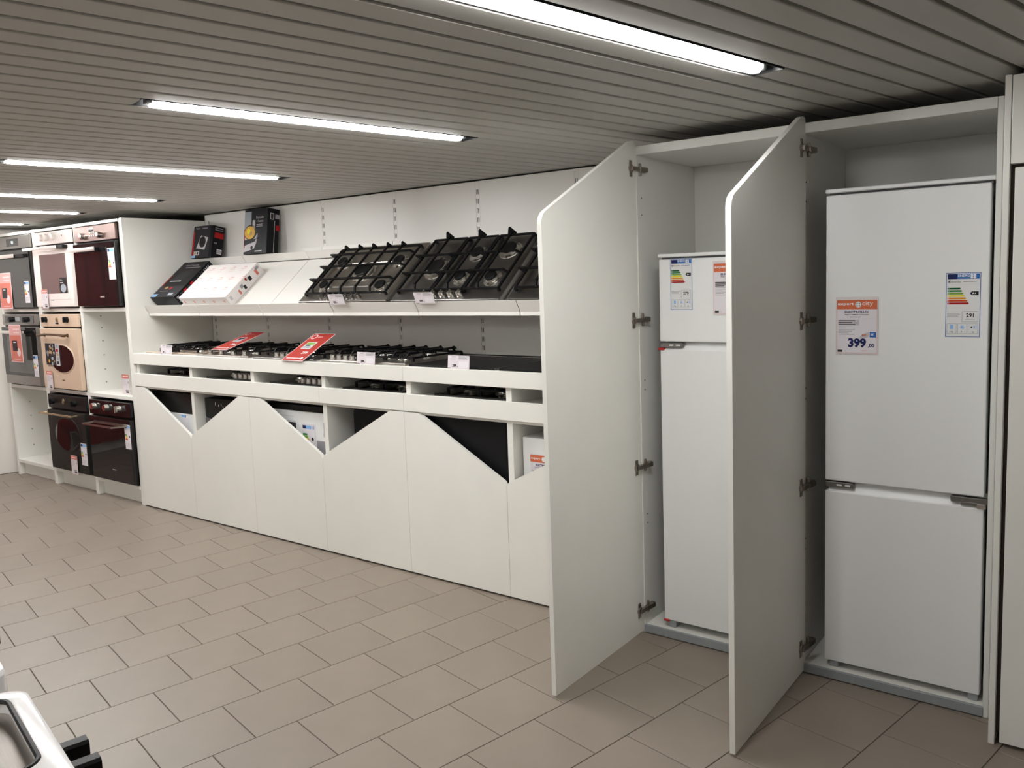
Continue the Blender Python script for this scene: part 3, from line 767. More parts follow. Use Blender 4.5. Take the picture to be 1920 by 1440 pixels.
glass_hob('black glass hob behind the 299 tag beside the gas hob with high grates', -0.635, -0.065, 0.025)
glass_hob('black glass hob on the worktop against the tall cabinet side', -0.035, 0.555, 0.022, 0.011)
# stacked in the slots under the worktop
GS = 'hobs stored in the slots under the worktop'
for lab, x, plate, kn, kw in (('black hob stored in the counter slot beside the end panel', -3.20, BLKGL, 0, 0), ('dark hob with four pale knobs in the second counter slot', -2.58, BLKGL, 4, 0.30),
                      ('dark hob with four chrome knobs in the third counter slot', -1.90, BLKGL, 4, 0.30), ('dark hob with chrome burners in the fourth counter slot', -1.23, BLKGL, 0, 0),
                      ('black hob with a manual on top in the fifth counter slot', -0.52, BLKGL, 0, 0)):
    make_hob(lab, 0.49, 0.46, plate, B4(0.49, 0.46), [(0.03, 0.24, 0.08, 0.43, 1, 1), (0.25, 0.46, 0.08, 0.43, 1, 1)] if not kn else [],
             [(kw-0.02+0.052*i, 0.04) for i in range(kn)], (x, 0.08, 0.9565), None, 0.0, HANDW, GS, t_=0.012, knob_h=0.024)

# ================================================================== APPLIANCES BEHIND THE COUNTER FRONTS
def stored(label, x0, x1, z1, yf, m, name='stored_oven', zmid=None, m2=None, cat='oven', z0=0.0785):
    t = thing(name, label, cat, ((x0+x1)/2, yf+0.2, z0), 'appliances stored behind the counter fronts')
    if zmid is None:
        MB().box(x0, x1, yf, yf+0.40, z0, z1, 0.004, 2).build('body', m, t, smooth=True, angle=0.2)
    else:
        bx('body', m, t, x0, x1, yf+0.02, yf+0.42, z0, z1, 0.003)
        bx('control_panel', m, t, x0, x1, yf, yf+0.0195, zmid+0.002, z1, 0.002)
        bx('door', m2, t, x0, x1, yf-0.004, yf+0.0195, z0+0.01, zmid-0.002, 0.002)
    return t
t = stored('black built-in oven behind the first counter notch beside the end panel', -3.27, -2.69, 0.838, 0.075, OVBLACK, zmid=0.700, m2=FRIDGET)
for z in (0.822, 0.812): bx('vent', BLKPL, t, -3.25, -2.71, 0.0735, 0.075, z, z+0.004, 0)
k = card('energy_label', PAPER, t, (-2.90, 0.070, 0.52), X_, Z_, 0.09, 0.175); p = Print((-2.90, 0.070, 0.52), X_, Z_); p.rect(0.004, 0.155, 0.05, 0.171, 'sky'); p.rect(0.052, 0.155, 0.058, 0.171, 'navy'); p.build(k)
t = stored('black built-in oven with grey door behind the second counter notch', -2.625, -2.03, 0.822, 0.085, OVBLACK, zmid=0.690, m2=mat('grey_oven_door', (0.11, 0.11, 0.11), 0.3))
p = Print((-2.625, 0.0845, 0.69), X_, Z_)
for u, v, h in ((0.12, 0.09, 0.018), (0.155, 0.083, 0.012), (0.185, 0.088, 0.016), (0.205, 0.078, 0.01)): p.rect(u, v, u+0.006, v+h, 'white')
p.build(t, 'panel_marks', True)
k = card('sticker', PAPER, t, (-2.515, 0.080, 0.52), X_, Z_, 0.10, 0.165); p = Print((-2.515, 0.080, 0.52), X_, Z_); p.rect(0.005, 0.005, 0.095, 0.16, 'red'); p.build(k)
t = stored('white built-in appliance with an energy label behind the third counter notch', -1.966, -1.345, 0.800, 0.075, FRIDGEW, zmid=None)
bx('black_top_edge', BLKPL, t, -1.966, -1.345, 0.085, 0.40, 0.8005, 0.835, 0.002)
p = Print((-1.975, 0.0745, 0.40), X_, Z_); p.rect(0.57, 0.275, 0.585, 0.345, 'steelink'); p.rect(0.565, 0.262, 0.590, 0.285, 'light'); p.rect(0.50, 0.02, 0.63, 0.235, 'grey'); p.rect(0.24, 0.285, 0.315, 0.33, 'dgrey')
p.rect(0.18, 0.335, 0.315, 0.338, 'steelink'); p.rect(0.16, 0.365, 0.30, 0.367, 'light'); p.build(t, 'panel_marks', True)
k = card('energy_label', PAPER, t, (-1.60, 0.072, 0.545), X_, Z_, 0.115, 0.185); p = Print((-1.60, 0.072, 0.545), X_, Z_)
p.rect(0.006, 0.155, 0.035, 0.175, 'navy'); p.rect(0.035, 0.155, 0.085, 0.175, 'sky'); p.rect(0.10, 0.155, 0.108, 0.175, 'blue')
for i, c in enumerate(('green', 'lgreen', 'yellow', 'amber', 'redorange')): p.rect(0.006, 0.115-i*0.014, 0.045+0.007*i, 0.127-i*0.014, c)
p.disc(0.092, 0.095, 0.011, 'black'); p.build(k, stuff=True)
t = thing('upright_hob', 'black glass hob with rounded corner standing behind the single counter unit', 'hob', (-0.95, 0.18, 0.0785), 'appliances stored behind the counter fronts')
MB().prism(rounded_poly([(-1.215, 0.0785), (-0.68, 0.0785), (-0.68, 0.852), (-1.215, 0.852, 0.05)], 0), 'y', 0.14, 0.20).build('glass', mat('black_satin_glass', (0.008, 0.008, 0.009), 0.45, spec=0.2), t)
MB().prism(rounded_poly([(-1.185, 0.0785), (-0.69, 0.0785), (-0.69, 0.845), (-1.185, 0.845, 0.04)], 0), 'y', 0.201, 0.27).build('base_tray', BLKPL, t)
t = stored('large black glass appliance behind the notch next to the tall door', -0.612, -0.012, 0.852, 0.055, mat('black_satin_glass', (0.008, 0.008, 0.009), 0.45, spec=0.2), 'stored_appliance', cat='appliance')
bx('side_strip', BLKPL, t, -0.04, -0.034, 0.0535, 0.055, 0.09, 0.85, 0)
t = stored('white appliance door with an orange price sheet beside the tall door', 0.052, 0.60, 0.790, 0.075, FRIDGEW, 'stored_appliance', cat='appliance')
bx('rear_panel', FRIDGET, t, 0.062, 0.60, 0.48, 0.52, 0.0785, 0.825, 0.002)
k = card('price_sheet', PAPER, t, (0.098, 0.072, 0.52), X_, Z_, 0.14, 0.195); p = Print((0.098, 0.072, 0.52), X_, Z_)
p.rect(0, 0.155, 0.14, 0.190, 'orange'); p.text('expert', 0.004, 0.166, 0.012, 'white', wmax=0.06, bold=0.02, wscale=1.4); p.disc(0.078, 0.172, 0.012, 'white', 1)
p.text('ELECTROLUX', 0.03, 0.137, 0.010, 'navy', wmax=0.085, bold=0.03); p.text('FORNO INCASSO', 0.025, 0.126, 0.006, 'dgrey', wmax=0.09); p.lines(0.006, 0.10, 0.115, 8, 0.010, 0.003, 'grey'); p.build(k)

# ================================================================== OVEN COLUMNS
CD = 0.50
COLX = [(-5.430, -5.395, -4.745, -4.727), (-4.725, -4.690, -4.058, -4.040), (-4.038, -4.015, -3.400, -3.345)]
def column(i, shelves, label):
    o0, a, b, o1 = COLX[i]
    t = thing('oven_column', label, 'cabinet', ((o0+o1)/2, 0.25, 0), 'oven columns')
    dep = CD if i < 2 else CD
    bx('side_panel', LAM, t, o0, a, 0.0, dep, 0, 2.064)
    if i < 2: bx('side_panel', LAM, t, b, o1, 0.0, dep, 0, 2.064)
    else: bx('side_panel', LAM, t, b+0.022, o1, 0.0, 0.6435, 0, 2.064); bx('side_panel', LAM, t, b, b+0.0215, 0.004, dep, 0, 2.06)
    bx('top_panel', LAM, t, a, b, 0.0, dep, 2.040, 2.062)
    bx('back_panel', LAMG, t, a, b, dep-0.012, dep, 0.0, 2.04)
    bx('plinth', LAM, t, a, b, 0.045, 0.06, 0.0, 0.108)
    for z in shelves: bx('shelf', LAM, t, a, b, 0.0, dep-0.012, z-0.028, z)
    return t
c1 = column(0, (1.437, 0.795, 0.137), 'white oven column beside the white end wall, empty at the bottom')
c2 = column(1, (1.437, 0.795, 0.137), 'white middle oven column filled with white, cream and black ovens')
c3 = column(2, (1.437, 0.795, 0.137), 'white oven column beside the counter with an empty middle niche')
for cc, x, zs in ((c3, -4.0148, [1.37, 1.28, 1.18, 1.07, 0.96, 0.86]), (c1, -5.3948, [0.75, 0.62, 0.50, 0.38, 0.24])):
    for z in zs:
        MB().lathe([(0.006, 0), (0.006, 0.0012)], (x, 0.13, z), (1, 0, 0), 8).build('pin_hole', GREYP, cc)
        if z == zs[0] or z == zs[-2]: MB().lathe([(0.006, 0), (0.006, 0.0012)], (x, 0.33, z-0.02), (1, 0, 0), 8).build('pin_hole', GREYP, cc)

def e_label_small(parent, x, z, w_=0.085, h=0.175, y=-0.0365):
    k = card('energy_label', PAPER, parent, (x, y, z), X_, Z_, w_, h); p = Print((x, y, z), X_, Z_)
    p.rect(0.004, h-0.026, 0.030, h-0.006, 'navy'); p.rect(0.030, h-0.026, w_-0.004, h-0.006, 'sky')
    p.rect(0.008, h-0.036, w_*0.5, h-0.033, 'light'); p.rect(w_*0.55, h-0.036, w_-0.008, h-0.033, 'light')
    for i, c in enumerate(('green', 'lgreen', 'yellow', 'amber', 'redorange')): p.rect(0.006, h*0.58-i*h*0.05, 0.024+0.004*i, h*0.58-i*h*0.05+h*0.042, c)
    p.disc(w_*0.82, h*0.52, 0.008, 'black', 0, 10); p.lines(0.008, w_-0.01, h*0.26, 4, h*0.05, 0.003, 'light'); p.build(k); return k
def oven(ci, z0, z1, panel, door, label, split=0.105, style='window', dmat=None):
    a, b = COLX[ci][1]+0.008, COLX[ci][2]-0.006
    yf = -0.020
    t = thing('oven', label, 'oven', ((a+b)/2, 0.2, z0-0.0), 'built-in ovens in the columns')
    bx('body', BLKPL, t, a+0.012, b-0.012, 0.002, 0.44, z0+0.001, z1, 0.002)
    zc = z1-split
    bx('control_panel', panel, t, a, b, yf, 0.001, zc, z1, 0.003)
    dr = MB().box(a, b, yf-0.014, 0.001, z0+0.012, zc-0.014, 0.004, 2).build('door', door, t, smooth=True, angle=0.2)
    return t, dr, a, b, yf-0.014, zc, z0+0.012
def knob(t, x, z, y, r, m, depth=0.025, grip=False):
    k = MB().lathe([(r*1.05, 0), (r, 0.004), (r*0.92, depth), (r*0.6, depth+0.001)], (x, y, z), (0, -1, 0), 16)
    if grip: k.box(x-r*0.25, x+r*0.25, y-depth-0.014, y-depth+0.002, z-r*0.95, z+r*0.95, 0.002)
    return k.build('knob', m, t, smooth=True)
def straight_handle(dr, x0, x1, z, y, m, ends=BLKPL, hz=0.012, out=0.038):
    h = MB().box(x0, x1, y-out-0.010, y-out, z-hz, z+hz, 0.003, 2).build('handle', m, dr, smooth=True)
    for x in (x0+0.01, x1-0.035): bx('handle_post', ends, t_root(dr), x, x+0.022, y-out, y, z-hz*0.8, z+hz*0.8, 0.002)
def t_root(o):
    while o.parent: o = o.parent
    return o
SH = 0.0005
# --- column A (end wall)
t, dr, a, b, yd, zc, zb = oven(0, 1.4372+SH, 2.032, OVGREY, DKGL, 'built-in oven with dark glass door and black display beside the end wall')
bx('display', BLKGL, t, a+0.22, a+0.44, -0.0215, -0.020, zc+0.022, zc+0.082, 0.001); bx('display_window', mat('pale_display', (0.25, 0.27, 0.28), 0.3), t, a+0.31, a+0.35, -0.022, -0.0215, zc+0.04, zc+0.065, 0)
straight_handle(dr, a+0.06, b-0.17, zc-0.062, yd, HANDW, hz=0.015)
bx('handle_mount', BLKPL, t, b-0.17, b-0.03, yd-0.03, yd-0.0005, zc-0.075, zc-0.05, 0.002)
e_label_small(t, b-0.125, 1.485, 0.082, 0.175, yd-0.0012)
t, dr, a, b, yd, zc, zb = oven(0, 0.7952+SH, 1.394, OVGREY, OVGREY, 'built-in oven with grey steel frame below the dark glass oven', split=0.092)
bx('fascia', BLKGL, t, a+0.05, b-0.05, -0.0225, -0.020, zc+0.016, zc+0.080, 0.001); bx('display', mat('pale_display', (0.25, 0.27, 0.28), 0.3), t, a+0.25, a+0.34, -0.0235, -0.0225, zc+0.036, zc+0.070, 0)
knob(t, a+0.18, zc+0.046, -0.0225, 0.022, BLKPL); knob(t, b-0.19, zc+0.046, -0.0225, 0.022, BLKPL)
bx('window', DKGL, dr, a+0.002, b-0.002, yd-0.0025, yd+0.001, zb+0.075, zc-0.017, 0.001)
bx('inner_glass', mat('grey_reflecting_glass', (0.09, 0.09, 0.085), 0.12), dr, a+0.09, b-0.09, yd-0.0032, yd-0.0026, zb+0.10, zc-0.09, 0)
straight_handle(dr, a-0.02, b-0.12, zc-0.055, yd-0.002, HANDW)
e_label_small(t, b-0.085, 0.885, 0.08, 0.175, yd-0.0035)
# --- column B
t, dr, a, b, yd, zc, zb = oven(1, 1.4372+SH, 2.030, OVWHITE, OVWHITE, 'white built-in oven with pale mirrored window in the middle column', split=0.098)
for u in (0.15, 0.24, 0.345): knob(t, a+u, zc+0.055, -0.020, 0.026, OVWHITE, 0.02)
bx('pilot_light', BLKPL, t, b-0.14, b-0.13, -0.0215, -0.020, zc+0.05, zc+0.066, 0)
bx('window', PALEGL, dr, a+0.115, b-0.075, yd-0.0025, yd+0.001, 1.552, 1.855, 0.001)
bx('window_frame', OVWHITE, dr, a+0.055, b-0.04, yd-0.0012, yd+0.001, 1.505, 1.885, 0.001)
straight_handle(dr, a-0.045, b-0.105, zc-0.030, yd, OVWHITE, OVWHITE, hz=0.011, out=0.045)
bx('handle_post', BLKPL, t, b-0.14, b-0.02, yd-0.04, yd-0.0005, zc-0.042, zc-0.018, 0.003)
k = card('sticker', ink('black'), t, (b-0.20, yd-0.0032, 1.556), X_, Z_, 0.115, 0.115); p = Print((b-0.20, yd-0.0032, 1.556), X_, Z_); p.disc(0.06, 0.035, 0.045, 'steelink', 0, 16, 0.7); p.text('forno', 0.015, 0.092, 0.012, 'white'); p.rect(0.015, 0.075, 0.06, 0.080, 'light'); p.build(k)
bx('badge', GREYP, t, -4.43, -4.38, yd-0.001, yd-0.0002, 1.497, 1.505, 0)
t, dr, a, b, yd, zc, zb = oven(1, 0.7952+SH, 1.392, OVCREAM, OVCREAM, 'cream rustic oven with oval window and bronze handle in the middle column', split=0.098)
for u in (0.10, 0.455): knob(t, a+u, zc+0.055, -0.020, 0.022, BLKMET, 0.022, True)
MB().lathe([(0.020, 0), (0.020, 0.006), (0.014, 0.009)], (a+0.285, -0.020, zc+0.055), (0, -1, 0), 16, sx=0.8).build('clock', BRASS, t, smooth=True); bx('clock_foot', BLKMET, t, a+0.265, a+0.305, -0.028, -0.020, zc+0.022, zc+0.032, 0.002)
def oval_window(dr, x, z, rx, rz, y, m, rm):
    MB().lathe([(1.06, 0), (1.05, 0.003), (1.0, 0.004)], (x, y, z), (0, -1, 0), 40, sx=rx, sy=rz).build('window_ring', rm, dr, smooth=True)
    MB().lathe([(1.0, 0.0042), (0.99, 0.0055)], (x, y, z), (0, -1, 0), 40, sx=rx, sy=rz).build('window', m, dr, smooth=True)
oval_window(dr, -4.335, 1.045, 0.19, 0.107, yd, DKGL, OVCREAM)
h = MB(); pts = []
for i in range(13):
    u = i/12; pts.append((a+0.045+u*0.46, yd-0.040-0.012*math.sin(math.pi*u), 1.228+0.010*math.sin(math.pi*u)))
h.tube(pts, [0.010, 0.012, 0.009, 0.008]+[0.008]*5+[0.008, 0.009, 0.012, 0.010], 8)
for x in (pts[1][0], pts[-2][0]): h.tube([(x, yd-0.042, 1.229), (x, yd, 1.229)], 0.009, 8); h.lathe([(0.014, 0), (0.014, 0.005)], (x, yd, 1.229), (0, -1, 0), 12)
h.build('handle', BRONZE, dr, smooth=True)
bx('badge', BRONZE, t, -4.37, -4.33, yd-0.001, yd-0.0002, 0.872, 0.880, 0)
t, dr, a, b, yd, zc, zb = oven(1, 0.1372+SH, 0.752, OVBLACK, OVBLACK, 'black rustic oven with oval window at the bottom of the middle column', split=0.110)
for u in (0.09, 0.45): knob(t, a+u, zc+0.055, -0.020, 0.022, BLKMET, 0.022, True)
MB().lathe([(0.022, 0), (0.022, 0.006), (0.014, 0.009)], (a+0.265, -0.020, zc+0.06), (0, -1, 0), 16, sx=0.7).build('clock', BRASS, t, smooth=True)
oval_window(dr, -4.365, 0.443, 0.20, 0.133, yd, DKGL, OVBLACK)
h = MB().tube([(a-0.03, yd-0.045, 0.604), (b-0.11, yd-0.045, 0.604)], 0.008, 8)
for x in (a-0.02, b-0.125): h.tube([(x, yd-0.045, 0.604), (max(x, a+0.005), yd, 0.604)], 0.007, 8)
h.build('handle', BRASS, dr, smooth=True)
e_label_small(t, b-0.105, 0.222, 0.09, 0.172, yd-0.0012)
# --- column C
t, dr, a, b, yd, zc, zb = oven(2, 1.4372+SH, 2.032, OVBROWN, DKGL, 'built-in oven with bronze mirrored panel and dark glass door beside the counter', split=0.112)
bx('display', BLKGL, t, a+0.235, a+0.295, -0.0215, -0.020, zc+0.070, zc+0.096, 0.001)
for u in (0.145, 0.395): knob(t, a+u, zc+0.040, -0.020, 0.022, CHROME, 0.028)
for i in range(3):
    for j in range(2): bx('button', CHROME, t, a+0.245+0.028*i, a+0.257+0.028*i, -0.026, -0.020, zc+0.034+0.024*j, zc+0.044+0.024*j, 0.001)
straight_handle(dr, a+0.03, b-0.20, zc-0.060, yd, HANDW, hz=0.015)
e_label_small(t, b-0.098, 1.638, 0.092, 0.222, yd-0.0012)
bx('badge', HANDW, t, -3.66, -3.60, yd-0.001, yd-0.0002, 1.512, 1.522, 0)
t, dr, a, b, yd, zc, zb = oven(2, 0.1372+SH, 0.748, DKGL, DKGL, 'dark glass oven with three chrome knobs at the bottom beside the counter', split=0.108)
for u in (0.09, 0.275, 0.455): knob(t, a+u, zc+0.060, -0.020, 0.024, CHROME, 0.028, u > 0.4)
h = MB()
h.bar((a+0.03, yd-0.06, 0.572), (b-0.14, yd-0.06, 0.572), 0.008, 0.012)
for x, x2 in ((a+0.035, a+0.09), (b-0.145, b-0.03)): h.bar((x, yd-0.06, 0.572), (x2, yd, 0.582), 0.010, 0.012)
h.bar((a+0.09, yd-0.004, 0.584), (b-0.03, yd-0.004, 0.584), 0.008, 0.016)
h.build('handle', STEEL, dr, smooth=False)
e_label_small(t, b-0.075, 0.415, 0.078, 0.178, yd-0.0012)
bx('badge', HANDW, t, -3.70, -3.65, yd-0.001, yd-0.0002, 0.235, 0.241, 0)

# ---- signs and tags at the ovens
def slim_tag(x, y, z, label, w_=0.10, h=0.148, lean=0.14):
    V = Vector((0, math.sin(lean), math.cos(lean)))
    t = thing('price_tag', label, 'price tag', (x+w_/2, y, z), 'slim orange price tags at the ovens')
    O = Vector((x, y, z))
    k = card('card', PAPERP, t, O, X_, V, w_, h, 0.0015); p = Print(O, X_, V)
    p.rect(0, h-0.030, w_, h, 'coral'); p.rect(0.012, h-0.020, w_-0.012, h-0.012, 'palepink', 1)
    p.lines(0.010, w_*0.62, h-0.042, 5, 0.009, 0.003, 'light'); p.rect(w_*0.80, h*0.55, w_*0.9, h*0.65, 'grey')
    p.rect(w_*0.42, h*0.16, w_*0.82, h*0.23, 'grey'); p.rect(w_*0.46, h*0.07, w_*0.84, h*0.145, 'dgrey'); p.frame(0, 0, w_, h, 0.002, 'pink', 1); p.build(k); return t
slim_tag(-4.562, -0.0440, 1.4378, 'small orange headed price tag at the foot of the white oven', lean=0.0)
slim_tag(-4.612, -0.0440, 0.7958, 'small orange headed price tag at the foot of the cream oven', lean=0.0)
slim_tag(-4.330, -0.0440, 0.1378, 'small orange headed price tag at the foot of the black oven', lean=0.0)
slim_tag(-3.640, 0.060, 0.7955, 'small orange headed price tag standing in the empty niche', lean=-0.0)
def red_board(O, V, w_, h, label, big=True, style=0):
    V = Vector(V).normalized()
    t = thing('promo_sign', label, 'sign', (O[0]+w_/2, O[1], O[2]), 'red promotion boards')
    k = card('board', ink('palepink'), t, O, X_, V, w_, h, 0.002); p = Print(O, X_, V)
    e = w_*0.03
    p.rect(e, e, w_-e, h*0.72, 'coral' if style == 0 else 'red'); p.rect(e, h*0.72, w_-e, h-e, 'pink' if style == 0 else 'red')
    if style == 0:
        p.rect(w_*0.35, h*0.86, w_*0.9, h*0.90, 'palepink', 1); p.rect(w_*0.4, h*0.78, w_*0.88, h*0.81, 'palepink', 1)
        p.rect(w_*0.2, h*0.30, w_*0.62, h*0.58, 'dgrey', 1); p.rect(w_*0.3, h*0.52, w_*0.5, h*0.54, 'white', 2)
        p.disc(w_*0.70, h*0.27, w_*0.16, 'palepink', 1, 14); p.rect(w_*0.25, h*0.06, w_*0.85, h*0.09, 'pink', 1)
    else:
        p.disc(w_*0.20, h*0.87, w_*0.13, 'palepink', 1, 14); p.disc(w_*0.20, h*0.87, w_*0.09, 'red', 2, 14); p.text('expert', w_*0.35, h*0.84, h*0.05, 'palepink', 1, wmax=w_*0.55, bold=0.02)
        p.rect(w_*0.22, h*0.42, w_*0.66, h*0.68, 'light', 1); p.rect(w_*0.26, h*0.46, w_*0.60, h*0.52, 'steelink', 2); p.rect(w_*0.26, h*0.58, w_*0.62, h*0.65, 'lgreen' if style == 2 else 'dgrey', 2); p.rect(w_*0.30, h*0.53, w_*0.5, h*0.575, 'navy', 2)
        p.text('299', w_*0.52, h*0.25, h*0.09, 'white', 1, wmax=w_*0.36, bold=0.03); p.rect(w_*0.12, h*0.08, w_*0.86, h*0.11, 'palepink', 1); p.disc(w_*0.82, h*0.10, w_*0.06, 'white', 2, 10)
    p.build(k); return t
red_board((-5.335, -0.0420, 1.4375), (0, 0.02, 1), 0.225, 0.300, 'coral board with a pink header leaning on the dark glass oven door')
red_board((-5.085, -0.0980, 1.005), (0, 0, 1), 0.215, 0.305, 'coral board with an appliance picture hanging over the grey oven handle')
t = thing('leaflet', 'dark recipe leaflet tucked at the window of the cream oven', 'leaflet', (-4.46, -0.046, 0.994))
k = card('cover', ink('dgrey'), t, (-4.590, -0.0440, 0.994), X_, Z_, 0.165, 0.170, 0.002); p = Print((-4.590, -0.0440, 0.994), X_, Z_)
for i in range(34):
    u, v = 0.008+0.14*random.random(), 0.008+0.145*random.random()
    p.disc(u+0.003, v, 0.006+0.010*random.random(), random.choice(['grey', 'light', 'steelink', 'tan', 'food', 'dgrey', 'black', 'steelink']), i % 8, 9)
p.build(k)
k = card('flap', ink('light'), t, (-4.420, -0.0448, 0.990), X_, Z_, 0.060, 0.172, 0.002); p = Print((-4.420, -0.0448, 0.990), X_, Z_)
for i in range(5): p.rect(0.012, 0.012+0.032*i, 0.048, 0.036+0.032*i, ['dgrey', 'grey', 'tan', 'dred', 'grey'][i])
p.build(k)

# ---- red boards and tags on the counter
yz = lambda y0, z0, y1, z1: (0, y1-y0, z1-z0)
red_board((-2.420, 0.030, 1.158), (0, 0.300, 0.092), 0.170, 0.314, 'red board lying tilted over the bright steel hob on the worktop', style=1)
red_board((-1.650, -0.012, 1.115), (0, 0.262, 0.140), 0.195, 0.296, 'red board tilted on the worktop between two dark hobs', style=2)
def wide_tag(x, y, z, price, label, lean, w_=0.14, h=0.066, foot=True):
    V = Vector((0, math.sin(lean), math.cos(lean)))
    t = thing('price_tag', label, 'price tag', (x+w_/2, y, z), 'wide white price tags at the hobs')
    O = Vector((x, y, z)); k = card('card', PAPERP, t, O, X_, V, w_, h, 0.0012); p = Print(O, X_, V)
    p.rect(w_*0.49, h*0.72, w_*0.97, h*0.97, 'light'); p.lines(w_*0.51, w_*0.95, h*0.93, 3, h*0.08, h*0.028, 'grey', 1, 0.2)
    p.lines(w_*0.18, w_*0.40, h*0.92, 1, h*0.08, h*0.05, 'grey', 1, 0.1); p.lines(w_*0.12, w_*0.44, h*0.80, 2, h*0.09, h*0.022, 'light', 1, 0.3)
    p.rect(w_*0.52, h*0.12, w_*0.94, h*0.55, 'paper'); p.text(price, w_*0.22, h*0.14, h*0.21, 'black', 1, wmax=w_*0.2, bold=0.04); p.text(',00', w_*0.43, h*0.14, h*0.09, 'dgrey', 1, bold=0.03)
    p.rect(w_*0.02, h*0.03, w_*0.17, h*0.085, 'grey', 1); p.build(k)
    if foot: MB().prism([(y+0.003, z), (y+0.03, z), (y+0.03, z+0.002), (y+0.0045, z+0.012)], 'x', x+w_*0.4, x+w_*0.6).build('foot', CLEARP, t)
wide_tag(-2.985, 0.004, ZW+0.0005, '99', 'small white price tag standing before the beige glass hob', 0.10)
wide_tag(-1.008, 0.003, ZW+0.0005, '299', 'white 299 price tag standing before the dark hob', 0.10)
wide_tag(-0.345, 0.003, ZW+0.0005, '299', 'white 299 price tag standing before the black glass hob', 0.10)
wide_tag(-1.305, 0.098, 1.4335, '429', 'white price tag clipped to the shelf lip before the five-burner hob', -0.36, 0.125, 0.064, False)
wide_tag(-0.632, 0.098, 1.4335, '399', 'white price tag clipped to the shelf lip before the dark finned hob', -0.36, 0.135, 0.062, False)

# ================================================================== CARTONS
def carton(name_label, loc, rot, w_, d, h, m_front, m_side, group='cartons on the shelves'):
    """local frame: x across, y back, z up; returns thing and draws body"""
    t = thing('carton', name_label, 'box', loc, group, rot, local=True)
    MB().box(0, w_, 0, d, 0, h, 0.002).build('body', m_side, t)
    return t
# black carton lying on the slope beside the end panel (local z = away from slope)
t = carton('black printed carton lying on the tilted shelf against the end panel', on_slope(-3.326, 0.068), RS, 0.315, 0.385, 0.078, CARTK, CARTK)
p = Print((0, 0, 0.078), X_, Y_); p.rect(0.004, 0.004, 0.311, 0.12, 'dgrey'); p.rect(0.004, 0.12, 0.02, 0.24, 'red'); p.rect(0.004, 0.004, 0.070, 0.035, 'lightblue', 1)
p.text('INDUCTION HOB', 0.07, 0.335, 0.014, 'light', 1, wmax=0.2); p.rect(0.09, 0.315, 0.28, 0.322, 'grey', 1); p.poly([(0.05, 0.17), (0.20, 0.185), (0.26, 0.29), (0.10, 0.285)], 'dgrey', 1); p.rect(0.06, 0.165, 0.20, 0.175, 'light', 2)
p.disc(0.10, 0.10, 0.022, 'tan', 1, 14, 0.6); p.disc(0.16, 0.095, 0.02, 'dred', 1, 14, 0.6); p.rect(0.05, 0.065, 0.16, 0.068, 'white', 1); p.rect(0.20, 0.02, 0.26, 0.045, 'steelink', 1); p.build(t, 'front_print')
p = Print((0.315, 0, 0), Y_, Z_)
for i in range(7): p.rect(0.05+0.035*i, 0.012, 0.078+0.035*i, 0.066, 'dred' if i in (1, 3) else 'dgrey')
p.text('CE', 0.01, 0.05, 0.014, 'white', 1); p.text('UA', 0.012, 0.02, 0.010, 'white', 1)
for i in range(4): p.rect(0.30+0.016*i, 0.015, 0.308+0.016*i, 0.065, 'grey')
p.build(t, 'side_print', True)
t = carton('white carton with rows of small pink print on the tilted shelf', on_slope(-2.930, 0.050), RS, 0.545, 0.345, 0.082, CARTW, CARTW)
p = Print((0, 0, 0.082), X_, Y_)
for r in range(3):
    for c in range(4+(r == 1)):
        u = 0.055+0.125*c-(0.04 if r == 1 else 0); v = 0.055+0.105*r
        p.text('expert', u, v+0.012, 0.016, 'pink', 1, wmax=0.055); p.rect(u, v-0.004, u+0.05, v, 'palepink', 1); p.rect(u+0.015, v+0.036, u+0.05, v+0.042, 'pink', 1)
p.build(t, 'front_print', True)
p = Print((0, 0, 0), X_, Z_)
for c in range(5): p.disc(0.04+0.115*c, 0.045, 0.012, 'pink', 1, 8)
p.build(t, 'edge_print', True)
p = Print((0.545, 0, 0), Y_, Z_)
p.rect(0.02, 0.03, 0.04, 0.06, 'light'); p.rect(0.10, 0.012, 0.115, 0.045, 'coral'); p.rect(0.13, 0.035, 0.155, 0.06, 'grey'); p.rect(0.15, 0.012, 0.17, 0.04, 'dgrey'); p.rect(0.20, 0.045, 0.225, 0.065, 'light')
p.rect(0.215, 0.03, 0.24, 0.06, 'dgrey'); p.rect(0.19, 0.05, 0.205, 0.07, 'red'); p.rect(0.285, 0.02, 0.305, 0.06, 'coral'); p.rect(0.30, 0.05, 0.33, 0.07, 'grey'); p.build(t, 'side_print', True)
# cartons standing on the upper shelf, leaning back a little
t = carton('smaller black carton with a picture of a single hot plate on the upper shelf', (-3.318, 0.488, 1.7780), (-0.20, 0, 0), 0.250, 0.095, 0.240, CARTG, CARTK)
p = Print((0, 0, 0), X_, Z_); p.rect(0.003, 0.003, 0.222, 0.242, 'dgrey'); p.rect(0.003, 0.02, 0.022, 0.20, 'dred', 1); p.rect(0.003, 0.003, 0.05, 0.022, 'lightblue', 2)
p.poly([(0.055, 0.075), (0.165, 0.060), (0.200, 0.150), (0.105, 0.170)], 'light', 1); p.disc(0.130, 0.120, 0.042, 'dgrey', 2, 18); p.disc(0.13, 0.12, 0.036, 'black', 3, 18)
p.rect(0.03, 0.022, 0.10, 0.052, 'light', 1); p.disc(0.05, 0.037, 0.010, 'tan', 2, 10); p.disc(0.08, 0.037, 0.010, 'black', 2, 10); p.text('Piastra', 0.03, 0.218, 0.014, 'light', 1); p.rect(0.11, 0.218, 0.18, 0.226, 'grey', 1); p.build(t, 'front_print')
